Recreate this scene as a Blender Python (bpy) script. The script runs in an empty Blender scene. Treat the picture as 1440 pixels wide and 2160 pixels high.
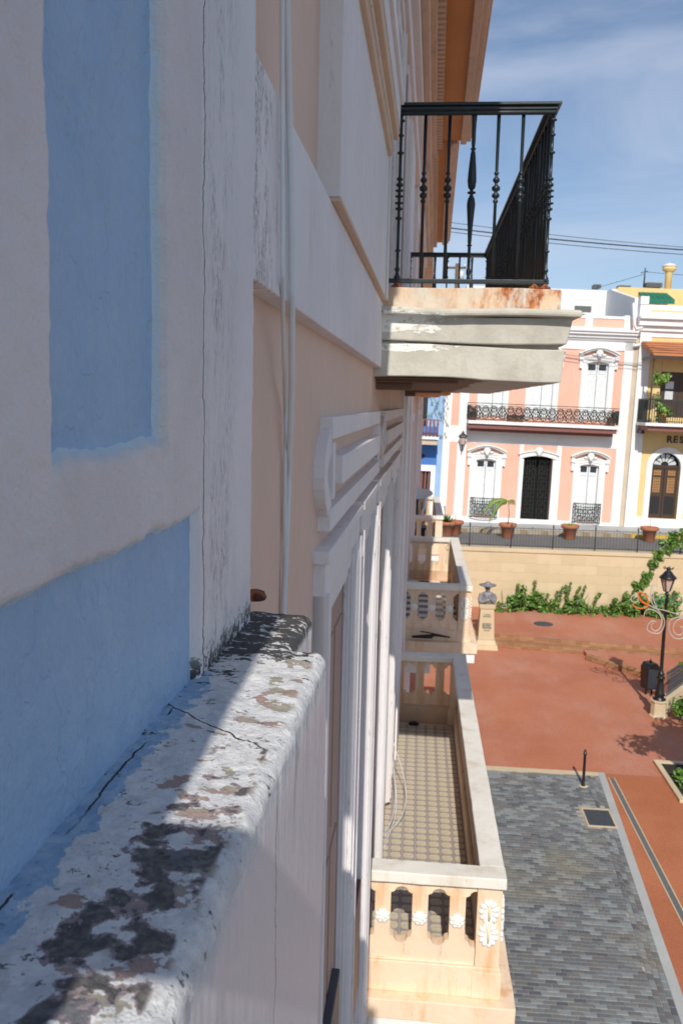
import bpy, bmesh, math, random
import numpy as np
from mathutils import Matrix, Vector, noise as mn, Euler
random.seed(7)
R = math.radians
S = bpy.context.scene
COL = S.collection
HC = 8.0                      # height of the lens above the lower plaza; everything below is measured from the lens height

# ------------------------------------------------------------------ camera
W0, H0, F0 = 1440., 2160., 1800.
YAW, PITCH, ROLL = -5.0326, 7.3031, 1.3
_a, _p, _r = R(YAW), R(PITCH), R(ROLL)
FW = Vector((math.sin(_a)*math.cos(_p), math.cos(_a)*math.cos(_p), -math.sin(_p)))
RT = Vector((math.cos(_a), -math.sin(_a), 0))
UP = RT.cross(FW)
cam_x = RT*math.cos(_r) + UP*math.sin(_r)
cam_y = -RT*math.sin(_r) + UP*math.cos(_r)
cd = bpy.data.cameras.new('camera')
cd.sensor_fit = 'VERTICAL'; cd.sensor_height = 36; cd.sensor_width = 24
cd.lens = F0/H0*36
cd.clip_start = .02; cd.clip_end = 3000
cd.dof.use_dof = True; cd.dof.focus_distance = 1.35; cd.dof.aperture_fstop = 13
cam = bpy.data.objects.new('camera', cd); COL.objects.link(cam)
cam.matrix_world = Matrix.Translation((0, 0, HC)) @ Matrix((cam_x, cam_y, -FW)).transposed().to_4x4()
S.camera = cam

# ------------------------------------------------------------------ sky, sun, exposure
SUN_EL, SUN_DX = 38.6, -.022            # light travels along +y (down the street), drifting a little towards the facade
sd = Vector((SUN_DX, 1, -math.tan(R(SUN_EL)))).normalized()
w = bpy.data.worlds.new('World'); S.world = w; w.use_nodes = True
nt = w.node_tree; nt.nodes.clear()
out = nt.nodes.new('ShaderNodeOutputWorld'); bg = nt.nodes.new('ShaderNodeBackground')
sky = nt.nodes.new('ShaderNodeTexSky'); sky.sky_type = 'NISHITA'; sky.sun_disc = False
sky.sun_elevation = R(SUN_EL); sky.sun_rotation = math.atan2(-sd.x, -sd.y); sky.altitude = 20
sky.air_density = 1.0; sky.dust_density = .25; sky.ozone_density = 3.5
tc = nt.nodes.new('ShaderNodeTexCoord')
mp = nt.nodes.new('ShaderNodeMapping'); mp.inputs['Scale'].default_value = (1.1, 1.1, 3.6); mp.inputs['Rotation'].default_value = (.25, .3, .4)
nz = nt.nodes.new('ShaderNodeTexNoise'); nz.inputs['Scale'].default_value = 2.1; nz.inputs['Detail'].default_value = 9; nz.inputs['Roughness'].default_value = .56; nz.inputs['Distortion'].default_value = .6
cr = nt.nodes.new('ShaderNodeValToRGB'); cr.color_ramp.elements[0].position = .36; cr.color_ramp.elements[1].position = .70
cr.color_ramp.elements[0].color = (.04, .04, .04, 1); cr.color_ramp.elements[1].color = (.62, .62, .62, 1)
mx = nt.nodes.new('ShaderNodeMix'); mx.data_type = 'RGBA'; mx.inputs['B'].default_value = (6.4, 7.0, 8.4, 1)
L = nt.links.new
L(tc.outputs['Generated'], mp.inputs['Vector']); L(mp.outputs['Vector'], nz.inputs['Vector']); L(nz.outputs['Fac'], cr.inputs['Fac'])
L(cr.outputs['Color'], mx.inputs['Factor']); L(sky.outputs['Color'], mx.inputs['A']); L(mx.outputs['Result'], bg.inputs['Color'])
bg.inputs['Strength'].default_value = .104
L(bg.outputs['Background'], out.inputs['Surface'])
sl = bpy.data.lights.new('sun', 'SUN'); sl.energy = 4.2; sl.angle = R(.53); sl.color = (1, .945, .86)
so = bpy.data.objects.new('sun', sl); COL.objects.link(so); so.rotation_euler = sd.to_track_quat('-Z', 'Y').to_euler(); so.location = (5, -20, 40)
S.view_settings.view_transform = 'Standard'; S.view_settings.look = 'None'; S.view_settings.exposure = 0; S.view_settings.gamma = 1
S.cycles.max_bounces = 8; S.cycles.diffuse_bounces = 4

# ------------------------------------------------------------------ measuring helpers (rays of the lens cut with real planes)
def ray(px, py):
    x, y = px-W0/2, py-H0/2
    u = x*math.cos(_r)+y*math.sin(_r); v = -x*math.sin(_r)+y*math.cos(_r)
    return (FW*F0 + RT*u - UP*v).normalized()
def on(px, py, axis, val):
    d = ray(px, py); return d*(val/d[axis])

# ------------------------------------------------------------------ node materials
class NM:
    def __init__(s, name):
        s.m = bpy.data.materials.new(name); s.m.use_nodes = True; s.t = s.m.node_tree
        s.b = s.t.nodes['Principled BSDF']; s.tc = s.t.nodes.new('ShaderNodeTexCoord'); s.obj = s.tc.outputs['Object']
    def n(s, k): return s.t.nodes.new(k)
    def l(s, a, b):
        if isinstance(a, (int, float)): b.default_value = a
        elif isinstance(a, (tuple, list)): b.default_value = a if len(a) != 3 or b.type == 'VECTOR' else (*a, 1)
        else: s.t.links.new(a, b)
    def map(s, scale=(1, 1, 1), loc=(0, 0, 0), vec=None):
        m = s.n('ShaderNodeMapping'); m.inputs['Scale'].default_value = scale; m.inputs['Location'].default_value = loc
        s.l(vec or s.obj, m.inputs['Vector']); return m.outputs['Vector']
    def noise(s, scale, detail=4, rough=.55, vec=None, dist=0):
        m = s.n('ShaderNodeTexNoise'); m.inputs['Scale'].default_value = scale; m.inputs['Detail'].default_value = detail
        m.inputs['Roughness'].default_value = rough; m.inputs['Distortion'].default_value = dist; s.l(vec or s.obj, m.inputs['Vector']); return m.outputs['Fac']
    def vor(s, scale, feature='F1', vec=None, o='Distance'):
        m = s.n('ShaderNodeTexVoronoi'); m.feature = feature; m.inputs['Scale'].default_value = scale; s.l(vec or s.obj, m.inputs['Vector']); return m.outputs[o]
    def step(s, v, a, b):          # smooth 0..1 between a and b (a may exceed b)
        m = s.n('ShaderNodeMapRange'); m.interpolation_type = 'SMOOTHSTEP'; s.l(v, m.inputs['Value'])
        if a < b: m.inputs['From Min'].default_value = a; m.inputs['From Max'].default_value = b
        else:
            m.inputs['From Min'].default_value = b; m.inputs['From Max'].default_value = a; m.inputs['To Min'].default_value = 1; m.inputs['To Max'].default_value = 0
        return m.outputs['Result']
    def ma(s, op, a, b=0, c=0):
        m = s.n('ShaderNodeMath'); m.operation = op; s.l(a, m.inputs[0]); s.l(b, m.inputs[1]); s.l(c, m.inputs[2]); return m.outputs[0]
    def xyz(s, vec=None):
        m = s.n('ShaderNodeSeparateXYZ'); s.l(vec or s.obj, m.inputs[0]); return m.outputs
    def mix(s, a, b, f):
        m = s.n('ShaderNodeMix'); m.data_type = 'RGBA'; s.l(a, m.inputs['A']); s.l(b, m.inputs['B']); s.l(f, m.inputs['Factor']); return m.outputs['Result']
    def bump(s, h, strength=.3, dist=.01, nrm=None):
        m = s.n('ShaderNodeBump'); m.inputs['Strength'].default_value = strength; m.inputs['Distance'].default_value = dist; s.l(h, m.inputs['Height'])
        if nrm is not None: s.l(nrm, m.inputs['Normal'])
        return m.outputs['Normal']
    def done(s, col, rough=.7, nrm=None, metal=0, spec=None):
        s.l(col, s.b.inputs['Base Color']); s.l(rough, s.b.inputs['Roughness']); s.l(metal, s.b.inputs['Metallic'])
        if spec is not None: s.b.inputs['Specular IOR Level'].default_value = spec
        if nrm is not None: s.l(nrm, s.b.inputs['Normal'])
        return s.m

def dk(c, f): return tuple(x*f for x in c)
def plaster(name, col, var=.10, grime=None, ga=.5, gscale=(3, 3, .7), bsc=60, bs=.35, rough=.75, bd=.004, stain=None, sa=.4, big=1.3):
    """painted render: uneven tone, trowel relief, vertical dirt runs and an optional coloured stain"""
    q = NM(name)
    c = q.mix(dk(col, 1-var), tuple(min(1, x*(1+var*.5)) for x in col), q.step(q.noise(big, 5, .6), .3, .7))
    c = q.mix(c, dk(col, .93), q.ma('MULTIPLY', q.step(q.noise(14, 4, .6), .45, .75), .6))
    if grime:
        g = q.step(q.noise(6, 8, .68, q.map(gscale)), .55, .72)
        g2 = q.step(q.noise(90, 3, .6, q.map((1, 1, .25))), .42, .62)
        c = q.mix(c, grime, q.ma('MULTIPLY', q.ma('MULTIPLY', g, g2), ga))
    if stain:
        c = q.mix(c, stain, q.ma('MULTIPLY', q.step(q.noise(2.2, 6, .6, q.map((2.2, 2.2, .5), (3, 1, 2))), .5, .72), sa))
    h = q.ma('ADD', q.noise(bsc, 5, .6), q.ma('MULTIPLY', q.noise(bsc*.12, 3), 1.5))
    return q.done(c, rough, q.bump(h, bs, bd))
def flat(name, col, rough=.6, metal=0, var=.08, nsc=8, bump=0, bsc=80):
    q = NM(name)
    c = q.mix(dk(col, 1-var), tuple(min(1, x*(1+var)) for x in col), q.step(q.noise(nsc, 5, .6), .3, .7))
    return q.done(c, rough, q.bump(q.noise(bsc, 4), bump, .003) if bump else None, metal)

M = {}
M['white'] = plaster('white_paint', (.77, .735, .725), .06, (.30, .28, .22), .85, (4, 4, .6), bs=.4)
M['white_clean'] = plaster('white_clean_paint', (.80, .79, .77), .04, None, bs=.15)
M['pink'] = plaster('peach_wall_paint', (.73, .53, .42), .07, (.36, .25, .18), .18, (3, 3, .4), bs=.3)
M['peach'] = plaster('peach_balcony_paint', (.83, .64, .46), .10, (.30, .26, .2), .6, (4, 4, .8), bs=.4, stain=(.64, .33, .12), sa=.75)
M['peach_rust_shade'] = plaster('rust_stained_shaded_peach_paint', (.66, .48, .33), .2, (.20, .12, .07), .6, (4, 4, 1), bs=.4, stain=(.42, .19, .08), sa=.7)  # rust stains, plus a base painted darker for the shaded inner parapet
M['peach_trim'] = plaster('peach_moulding_paint', (.68, .50, .36), .1, (.4, .25, .12), .5, (3, 1, 3), bs=.3)
M['cap'] = plaster('weathered_white_cap', (.80, .76, .68), .1, (.42, .25, .12), .8, (7, 7, 7), bs=.5, stain=(.55, .45, .28), sa=.5)
M['iron'] = flat('black_iron', (.012, .020, .022), .38, .0, .2, 20, .2, 60)
M['iron_far'] = flat('dark_iron', (.03, .035, .035), .5)
M['conduit'] = flat('conduit_plastic', (.68, .70, .70), .5, 0, .05)
M['door_brown'] = plaster('brown_door_paint', (.42, .30, .245), .1, (.2, .13, .1), .3, bs=.2)
M['red_wood'] = flat('red_brown_wood', (.13, .035, .03), .5)
M['dark'] = flat('dark_interior', (.012, .011, .011), .6)
M['charcoal'] = flat('charcoal_metal', (.05, .06, .075), .5)
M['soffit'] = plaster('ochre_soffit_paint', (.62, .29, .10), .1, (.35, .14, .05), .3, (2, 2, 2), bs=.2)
M['cornice'] = plaster('cream_cornice_paint', (.70, .53, .40), .15, (.13, .08, .05), 1.0, (5, 1.5, 5), bs=.4)
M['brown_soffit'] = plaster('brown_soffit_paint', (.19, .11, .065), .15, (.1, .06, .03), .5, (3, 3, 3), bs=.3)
def _():
    q = NM('rusty_slab_edge')                                  # the old rim under the iron railing
    x = q.xyz()
    base = q.mix((.60, .54, .44), (.68, .50, .34), q.step(q.noise(7, 5), .4, .65))
    rust = q.mix((.50, .17, .045), (.26, .07, .025), q.step(q.noise(30, 4), .4, .6))
    f = q.ma('MULTIPLY', q.step(q.noise(9, 7, .72, q.map((1.4, 1, .6))), .40, .64), q.ma('ADD', q.step(x[0], .0, .62), .28))
    return q.done(q.mix(base, rust, f), .85, q.bump(q.noise(50, 5), .5, .006))
M['rust_edge'] = _()
def _():
    q = NM('weathered_grey_cement')
    x = q.xyz()
    base = q.mix((.50, .47, .395), (.60, .57, .49), q.step(q.noise(5, 6, .6), .35, .65))
    base = q.mix(base, (.40, .36, .27), q.ma('MULTIPLY', q.step(q.noise(3, 6, .65, q.map((3, 1, .8))), .5, .75), .55))
    # old lime coat left under the lip and along the lower course, near the wall
    zb = q.ma('MAXIMUM', q.step(q.ma('ABSOLUTE', q.ma('SUBTRACT', x[2], .455)), .085, .02), q.step(q.ma('ABSOLUTE', q.ma('SUBTRACT', x[2], .325)), .045, .01))
    near = q.step(x[0], .38, -.18)
    fl = q.ma('ADD', q.noise(13, 7, .68, q.map((.8, .8, 1.8))), q.ma('MULTIPLY', q.ma('MULTIPLY', zb, near), .42))
    white = q.step(fl, .70, .73)
    base = q.mix(base, (.84, .83, .78), white)
    ye = q.ma('MULTIPLY', q.step(q.noise(22, 6, .7, q.map((1, 1, 1.6), (5, 2, 1))), .56, .60), q.ma('MULTIPLY', zb, near))
    base = q.mix(base, (.58, .49, .30), ye)
    bl = q.ma('MULTIPLY', q.step(q.noise(30, 6, .75, q.map((1, 1, 1.5))), .62, .645), q.ma('MULTIPLY', q.step(x[0], .12, -.2), q.step(x[2], .36, .47)))
    base = q.mix(base, (.07, .06, .045), bl)
    return q.done(base, .85, q.bump(q.ma('ADD', q.ma('MULTIPLY', white, .8), q.noise(40, 5)), .5, .007))
M['cement'] = _()
def _():
    q = NM('blue_wall_paint')
    c = q.mix((.28, .43, .63), (.335, .49, .69), q.step(q.noise(3, 5, .6), .3, .7))
    c = q.mix(c, (.39, .53, .68), q.ma('MULTIPLY', q.step(q.noise(20, 5, .7), .45, .75), .5))
    c = q.mix(c, (.22, .37, .58), q.ma('MULTIPLY', q.step(q.noise(60, 4, .6, q.map((1, 1, .4))), .5, .7), .15))
    c = q.mix(c, (.13, .17, .24), q.step(q.noise(75, 2, .5, q.map((1, 1.6, .7))), .80, .81))
    wr = q.step(q.ma('ABSOLUTE', q.ma('SUBTRACT', q.noise(9, 4, .6, q.map((1, 1, .6))), .5)), .012, 0)
    h = q.ma('ADD', q.noise(120, 5, .6), q.ma('ADD', q.ma('MULTIPLY', q.noise(22, 3), 1.6), q.ma('ADD', q.ma('MULTIPLY', wr, .4), q.ma('MULTIPLY', q.noise(210, 3, .6, q.map((1, 1, .35))), .9))))
    return q.done(c, .62, q.bump(h, .55, .005))
M['blue'] = _()
def _():
    q = NM('thick_white_frame_paint')
    c = q.mix((.69, .655, .665), (.765, .73, .74), q.step(q.noise(4, 5, .6), .3, .7))
    c = q.mix(c, (.62, .57, .52), q.ma('MULTIPLY', q.step(q.noise(12, 5, .7), .52, .8), .6))
    x = q.xyz()                                                 # the blue coat brushed over the reveal of the panel
    rv = q.ma('MULTIPLY', q.step(q.ma('ADD', x[0], q.ma('MULTIPLY', q.noise(40, 3), .006)), -.3005, -.3040), .85)
    c = q.mix(c, (.56, .70, .78), rv)
    h = q.ma('ADD', q.ma('MULTIPLY', q.noise(170, 5, .66), 1.2), q.ma('MULTIPLY', q.noise(34, 4), 2.0))
    return q.done(c, .55, q.bump(h, .7, .0055))
M['frame'] = _()
def _():
    q = NM('mouldy_white_pilaster')
    x = q.xyz()
    c = q.mix((.68, .655, .67), (.76, .735, .75), q.step(q.noise(4, 5, .6), .3, .7))
    run = q.step(q.noise(9, 8, .72, q.map((1, 1.8, .4))), .38, .60)
    sp = q.step(q.noise(260, 5, .75, q.map((1, 1, .22))), .44, .64)
    col = q.step(q.ma('ABSOLUTE', q.ma('SUBTRACT', x[1], 1.20)), .12, .02)
    c = q.mix(c, (.16, .17, .18), q.ma('MULTIPLY', q.ma('MULTIPLY', run, sp), q.ma('MULTIPLY', col, .9)))
    # hairline crack running down beside the frame
    cy = q.ma('ADD', 1.108, q.ma('ADD', q.ma('MULTIPLY', q.ma('SUBTRACT', q.noise(6, 7, .7, q.map((0, 0, 1))), .5), .055), q.ma('MULTIPLY', q.ma('SUBTRACT', q.noise(70, 4, .65, q.map((0, 0, 1))), .5), .010)))
    ck = q.step(q.ma('ABSOLUTE', q.ma('SUBTRACT', x[1], cy)), .0026, .0010)
    c = q.mix(c, (.05, .045, .04), q.ma('MULTIPLY', ck, .9))
    mo = q.ma('MULTIPLY', q.step(x[2], -.30, -.375), 1)
    mm = q.step(q.ma('ADD', q.noise(48, 8, .78), q.ma('MULTIPLY', mo, .15)), .60, .64)
    c = q.mix(c, (.03, .032, .035), q.ma('MULTIPLY', mm, mo))
    h = q.ma('SUBTRACT', q.ma('ADD', q.noise(130, 5, .6, q.map((1, 1, .4))), q.ma('MULTIPLY', q.noise(24, 3), 1.5)), q.ma('MULTIPLY', ck, 3))
    return q.done(c, .6, q.bump(h, .6, .005))
M['pilaster'] = _()
def _():
    q = NM('mouldy_white_band')                                 # the plat band with black mould near its start
    x = q.xyz()
    c = q.mix((.71, .68, .69), (.78, .75, .755), q.step(q.noise(2.5, 5, .6), .3, .7))
    near = q.step(x[1], 1.95, 1.45)
    m = q.ma('MULTIPLY', q.step(q.ma('ADD', q.noise(11, 7, .75, q.map((1, 2.2, .8))), q.ma('MULTIPLY', near, .17)), .60, .72), near)
    sp = q.step(q.noise(130, 6, .78, q.map((1, 1, .55))), .42, .60)
    c = q.mix(c, (.09, .09, .07), q.ma('MULTIPLY', q.ma('MULTIPLY', m, sp), .78))
    yel = q.ma('MULTIPLY', q.step(q.noise(5, 6, .7, q.map((1, 2, .7))), .52, .75), .45)
    c = q.mix(c, (.55, .52, .43), yel)
    return q.done(c, .7, q.bump(q.noise(70, 5), .2, .003))
M['band'] = _()
def _():
    q = NM('peeling_ledge_paint')
    x = q.xyz(); X, Y, Z = x
    wob = q.ma('SUBTRACT', q.noise(27, 5, .54), .5)
    wob2 = q.ma('SUBTRACT', q.noise(70, 6, .7), .5)
    c = q.mix((.63, .625, .63), (.77, .76, .745), q.step(q.noise(45, 7, .72), .38, .60))
    c = q.mix(c, (.52, .47, .40), q.ma('MULTIPLY', q.step(q.noise(60, 6, .7, q.map((1, .6, 1))), .54, .70), .7))
    top = q.step(Z, -.408, -.392)
    out_ = q.step(X, -.158, -.166)                                # keep the rounded rim and the face clean
    # tan and mauve under-coats showing in small flakes
    fl = q.step(q.ma('ADD', q.noise(34, 6, .62, q.map((.8, 1, 1), (2, 4, 0))), q.ma('MULTIPLY', q.step(X, -.26, -.18), .06)), .595, .61)
    c = q.mix(c, q.mix((.40, .28, .24), (.36, .33, .26), q.step(q.noise(14, 2), .45, .55)), q.ma('MULTIPLY', q.ma('MULTIPLY', fl, top), out_))
    # large bare-cement patch
    d1 = q.ma('SQRT', q.ma('ADD', q.ma('POWER', q.ma('DIVIDE', q.ma('SUBTRACT', X, q.ma('MULTIPLY_ADD', Y, .04, -.2265)), .042), 2), q.ma('POWER', q.ma('DIVIDE', q.ma('SUBTRACT', Y, .59), .25), 2)))
    pm = q.ma('ADD', q.ma('MULTIPLY', q.step(d1, 1.5, .15), .80), q.ma('ADD', q.ma('MULTIPLY', wob, 4.2), q.ma('MULTIPLY', wob2, .8)))
    lim = q.ma('MULTIPLY', q.step(d1, 1.45, 1.25), q.step(X, -.164, -.170))
    pat = q.ma('MULTIPLY', q.step(pm, .66, .675), lim)
    mau = q.ma('MULTIPLY', q.step(pm, .52, .53), lim)
    lic = q.mix((.085, .08, .08), (.20, .185, .16), q.step(q.noise(120, 6, .7), .4, .68))
    lic = q.mix(lic, (.21, .21, .24), q.ma('MULTIPLY', q.step(q.noise(22, 4, .6, q.map((1, 1, 1), (1, 5, 2))), .60, .64), .6))
    c = q.mix(c, (.32, .255, .26), q.ma('MULTIPLY', mau, top))
    c = q.mix(c, lic, q.ma('MULTIPLY', pat, top))
    # blue wall coat lapping on to the ledge
    bx = q.ma('ADD', X, q.ma('ADD', q.ma('MULTIPLY', wob, .065), q.ma('MULTIPLY', wob2, .02)))
    blu = q.ma('MAXIMUM', q.step(bx, -.2865, -.288), q.ma('MULTIPLY', q.step(q.noise(40, 4, .6, q.map((1, 1, 1), (7, 3, 1))), .66, .67), q.step(X, -.22, -.26)))
    blu = q.ma('MULTIPLY', blu, q.step(Y, 1.15, 1.10))
    c = q.mix(c, q.mix((.27, .42, .59), (.40, .54, .67), q.step(q.noise(40, 6, .7), .4, .62)), q.ma('MULTIPLY', blu, top))
    # black mould round the foot of the pilaster
    dm = q.ma('SUBTRACT', q.ma('SUBTRACT', Y, 1.03), q.ma('MULTIPLY', q.ma('ADD', X, .313), 1.1))
    mz = q.ma('ADD', q.step(dm, -.03, .16), q.ma('MULTIPLY', q.step(Y, 1.24, 1.30), .25))
    mo = q.step(q.ma('ADD', q.ma('MULTIPLY', mz, .110), q.ma('ADD', q.ma('MULTIPLY', q.noise(38, 8, .75, q.map((1, 1.6, 1))), .75), q.ma('MULTIPLY', q.noise(16, 4, .6), .25))), .575, .60)
    c = q.mix(c, (.028, .028, .03), q.ma('MULTIPLY', q.ma('MULTIPLY', mo, top), .95))
    spk = q.ma('MULTIPLY', q.step(q.noise(230, 4, .7, q.map((1, .7, 1))), .62, .66), q.step(q.noise(17, 5, .65, q.map((1, 1, 1), (4, 4, 4))), .50, .60))
    c = q.mix(c, (.10, .085, .07), q.ma('MULTIPLY', q.ma('MULTIPLY', spk, top), .8))
    # crack across the top and down the face
    cy = q.ma('ADD', .955, q.ma('ADD', q.ma('MULTIPLY', q.ma('ADD', X, .27), -.75), q.ma('MULTIPLY', q.ma('SUBTRACT', q.noise(26, 5, .6, q.map((1, 0, 0))), .5), .03)))
    ckt = q.ma('MULTIPLY', q.step(q.ma('ABSOLUTE', q.ma('SUBTRACT', Y, cy)), .0022, .0010), q.step(X, -.168, -.172))
    fy = q.ma('ADD', .845, q.ma('ADD', q.ma('MULTIPLY', Z, .02), q.ma('MULTIPLY', q.ma('SUBTRACT', q.noise(14, 6, .65, q.map((0, 0, 1))), .5), .05)))
    ckf = q.ma('MULTIPLY', q.step(q.ma('ABSOLUTE', q.ma('SUBTRACT', Y, fy)), .0016, .0006), q.ma('SUBTRACT', 1, top))
    cx = q.ma('ADD', -.303, q.ma('MULTIPLY', q.ma('SUBTRACT', q.noise(9, 6, .7, q.map((0, 1, 0))), .5), .022))
    ckc = q.ma('MULTIPLY', q.step(q.ma('ABSOLUTE', q.ma('SUBTRACT', X, cx)), .0017, .0007), q.ma('MULTIPLY', q.step(q.noise(7, 3, .5, q.map((0, 1, 0), (0, 3, 0))), .46, .5), q.step(Y, .99, .96)))
    ck = q.ma('MAXIMUM', q.ma('MULTIPLY', q.ma('MAXIMUM', ckt, ckc), top), ckf)
    c = q.mix(c, (.035, .03, .028), ck)
    # brushed, glossy coat on the vertical face
    face = q.ma('SUBTRACT', 1, q.step(Z, -.43, -.40))
    c = q.mix(c, (.71, .675, .69), face)
    c = q.mix(c, (.05, .045, .04), q.ma('MULTIPLY', ck, face))
    brush = q.noise(95, 6, .66, q.map((1, 1, .18)))
    h = q.ma('ADD', q.ma('MULTIPLY', q.noise(190, 6, .7), 1.6), q.ma('MULTIPLY', q.noise(44, 5, .65), 1.4))
    h = q.ma('SUBTRACT', h, q.ma('ADD', q.ma('MULTIPLY', q.ma('MAXIMUM', q.ma('MULTIPLY', q.ma('MAXIMUM', pat, mau), top), q.ma('MULTIPLY', fl, top)), 1.8), q.ma('MULTIPLY', ck, 3)))
    h = q.ma('ADD', q.ma('MULTIPLY', h, q.ma('SUBTRACT', 1, q.ma('MULTIPLY', face, .75))), q.ma('MULTIPLY', q.ma('MULTIPLY', brush, face), 2.4))
    rough = q.ma('SUBTRACT', .72, q.ma('MULTIPLY', face, .34))
    return q.done(c, rough, q.bump(h, .6, .0045))
M['ledge'] = _()

# ------------------------------------------------------------------ mesh helpers
class MB:
    def __init__(s): s.v = []; s.f = []; s.mi = []; s.sm = []
    def add(s, vs, fs, m=0, smooth=False):
        o = len(s.v); s.v += [tuple(v) for v in vs]
        for f in fs: s.f.append(tuple(i+o for i in f)); s.mi.append(m); s.sm.append(smooth)
        return s
    def box(s, x0, x1, y0, y1, z0, z1, m=0):
        x0, x1 = min(x0, x1), max(x0, x1); y0, y1 = min(y0, y1), max(y0, y1); z0, z1 = min(z0, z1), max(z0, z1)
        v = [(x0, y0, z0), (x1, y0, z0), (x1, y1, z0), (x0, y1, z0), (x0, y0, z1), (x1, y0, z1), (x1, y1, z1), (x0, y1, z1)]
        return s.add(v, [(3, 2, 1, 0), (4, 5, 6, 7), (0, 1, 5, 4), (1, 2, 6, 5), (2, 3, 7, 6), (3, 0, 4, 7)], m)
    def prism(s, poly, fn, d0, d1, m=0):       # poly in 2-D, fn(a, b, depth) -> xyz
        n = len(poly); v = [fn(a, b, d0) for a, b in poly] + [fn(a, b, d1) for a, b in poly]
        fs = [tuple(range(n)), tuple(range(2*n-1, n-1, -1))] + [(i, i+n, (i+1) % n+n, (i+1) % n) for i in range(n)]
        return s.add(v, fs, m)
    def tube(s, pts, r, n=6, m=0, cap=True):
        pts = [Vector(p) for p in pts]; k = len(pts); rr = r if isinstance(r, (list, tuple)) else [r]*k
        vs = []; ref = Vector((.31, .17, .93)).normalized()
        for i, p in enumerate(pts):
            t = (pts[min(i+1, k-1)]-pts[max(i-1, 0)]).normalized()
            a = t.cross(ref)
            if a.length < .05: a = t.cross(Vector((1, 0, 0)))
            a.normalize(); b = t.cross(a)
            for j in range(n):
                an = 2*math.pi*j/n; vs.append(p+(a*math.cos(an)+b*math.sin(an))*rr[i])
        fs = [(i*n+j, i*n+(j+1) % n, (i+1)*n+(j+1) % n, (i+1)*n+j) for i in range(k-1) for j in range(n)]
        if cap: fs += [tuple(range(n-1, -1, -1)), tuple(range((k-1)*n, k*n))]
        return s.add(vs, fs, m, n > 5)
    def lathe(s, prof, c=(0, 0, 0), n=12, m=0, smooth=True):
        k = len(prof); vs = []
        for r, z in prof:
            for j in range(n):
                an = 2*math.pi*j/n; vs.append((c[0]+r*math.cos(an), c[1]+r*math.sin(an), c[2]+z))
        fs = [(i*n+j, i*n+(j+1) % n, (i+1)*n+(j+1) % n, (i+1)*n+j) for i in range(k-1) for j in range(n)]
        fs += [tuple(range(n-1, -1, -1)), tuple(range((k-1)*n, k*n))]
        return s.add(vs, fs, m, smooth)
    def ell(s, c, r, n=8, k=6, m=0, rot=None):
        vs = []; c = Vector(c)
        for i in range(k+1):
            th = math.pi*i/k
            for j in range(n):
                ph = 2*math.pi*j/n; p = Vector((r[0]*math.sin(th)*math.cos(ph), r[1]*math.sin(th)*math.sin(ph), r[2]*math.cos(th)))
                if rot: p = rot @ p
                vs.append(c+p)
        fs = [(i*n+j, (i+1)*n+j, (i+1)*n+(j+1) % n, i*n+(j+1) % n) for i in range(k) for j in range(n)]
        return s.add(vs, fs, m, True)
    def mesh(s, name, mats):
        me = bpy.data.meshes.new(name); me.from_pydata(s.v, [], s.f)
        for m in (mats if isinstance(mats, (list, tuple)) else [mats]): me.materials.append(M[m] if isinstance(m, str) else m)
        me.polygons.foreach_set('material_index', s.mi); me.polygons.foreach_set('use_smooth', s.sm)
        me.validate(); me.update(); return me
    def build(s, name, mats, parent=None, loc=None, bevel=0, rz=0, **tags):
        o = bpy.data.objects.new(name, s.mesh(name, mats)); return place(o, parent, loc, bevel, rz, **tags)
def place(o, parent=None, loc=None, bevel=0, rz=0, label=None, cat=None, group=None, kind=None):
    COL.objects.link(o)
    if parent: o.parent = parent
    o.location = loc if loc is not None else ((0, 0, 0) if parent else (0, 0, HC))
    if rz: o.rotation_euler.z = rz
    if bevel:
        b = o.modifiers.new('bevel', 'BEVEL'); b.width = bevel; b.segments = 2; b.limit_method = 'ANGLE'; b.angle_limit = R(40); b.harden_normals = False
    tag(o, label, cat, group, kind); return o
def tag(o, label=None, cat=None, group=None, kind=None):
    for k, v in (('label', label), ('category', cat), ('group', group), ('kind', kind)):
        if v: o[k] = v
    return o
def empty(name, loc, rz=0, label=None, cat=None, group=None, mat=None):
    o = bpy.data.objects.new(name, None); COL.objects.link(o); o.empty_display_size = .2
    if mat is not None: o.matrix_world = mat
    else: o.location = loc; o.rotation_euler.z = rz
    return tag(o, label, cat, group)
def inst(src, parent, loc, rz=0, name=None, rot=None):
    o = src.copy(); COL.objects.link(o); o.parent = parent; o.location = loc
    if rot: o.rotation_euler = rot
    elif rz: o.rotation_euler.z = rz
    return o
def fbm(x, y, z, sc, oct=4):
    return mn.fractal(Vector((x*sc, y*sc, z*sc)), .6, 2.1, oct)
def box_part(name, mat, parent, *b, bevel=0, **t): return MB().box(*b).build(name, mat, parent, bevel=bevel, **t)

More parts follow.
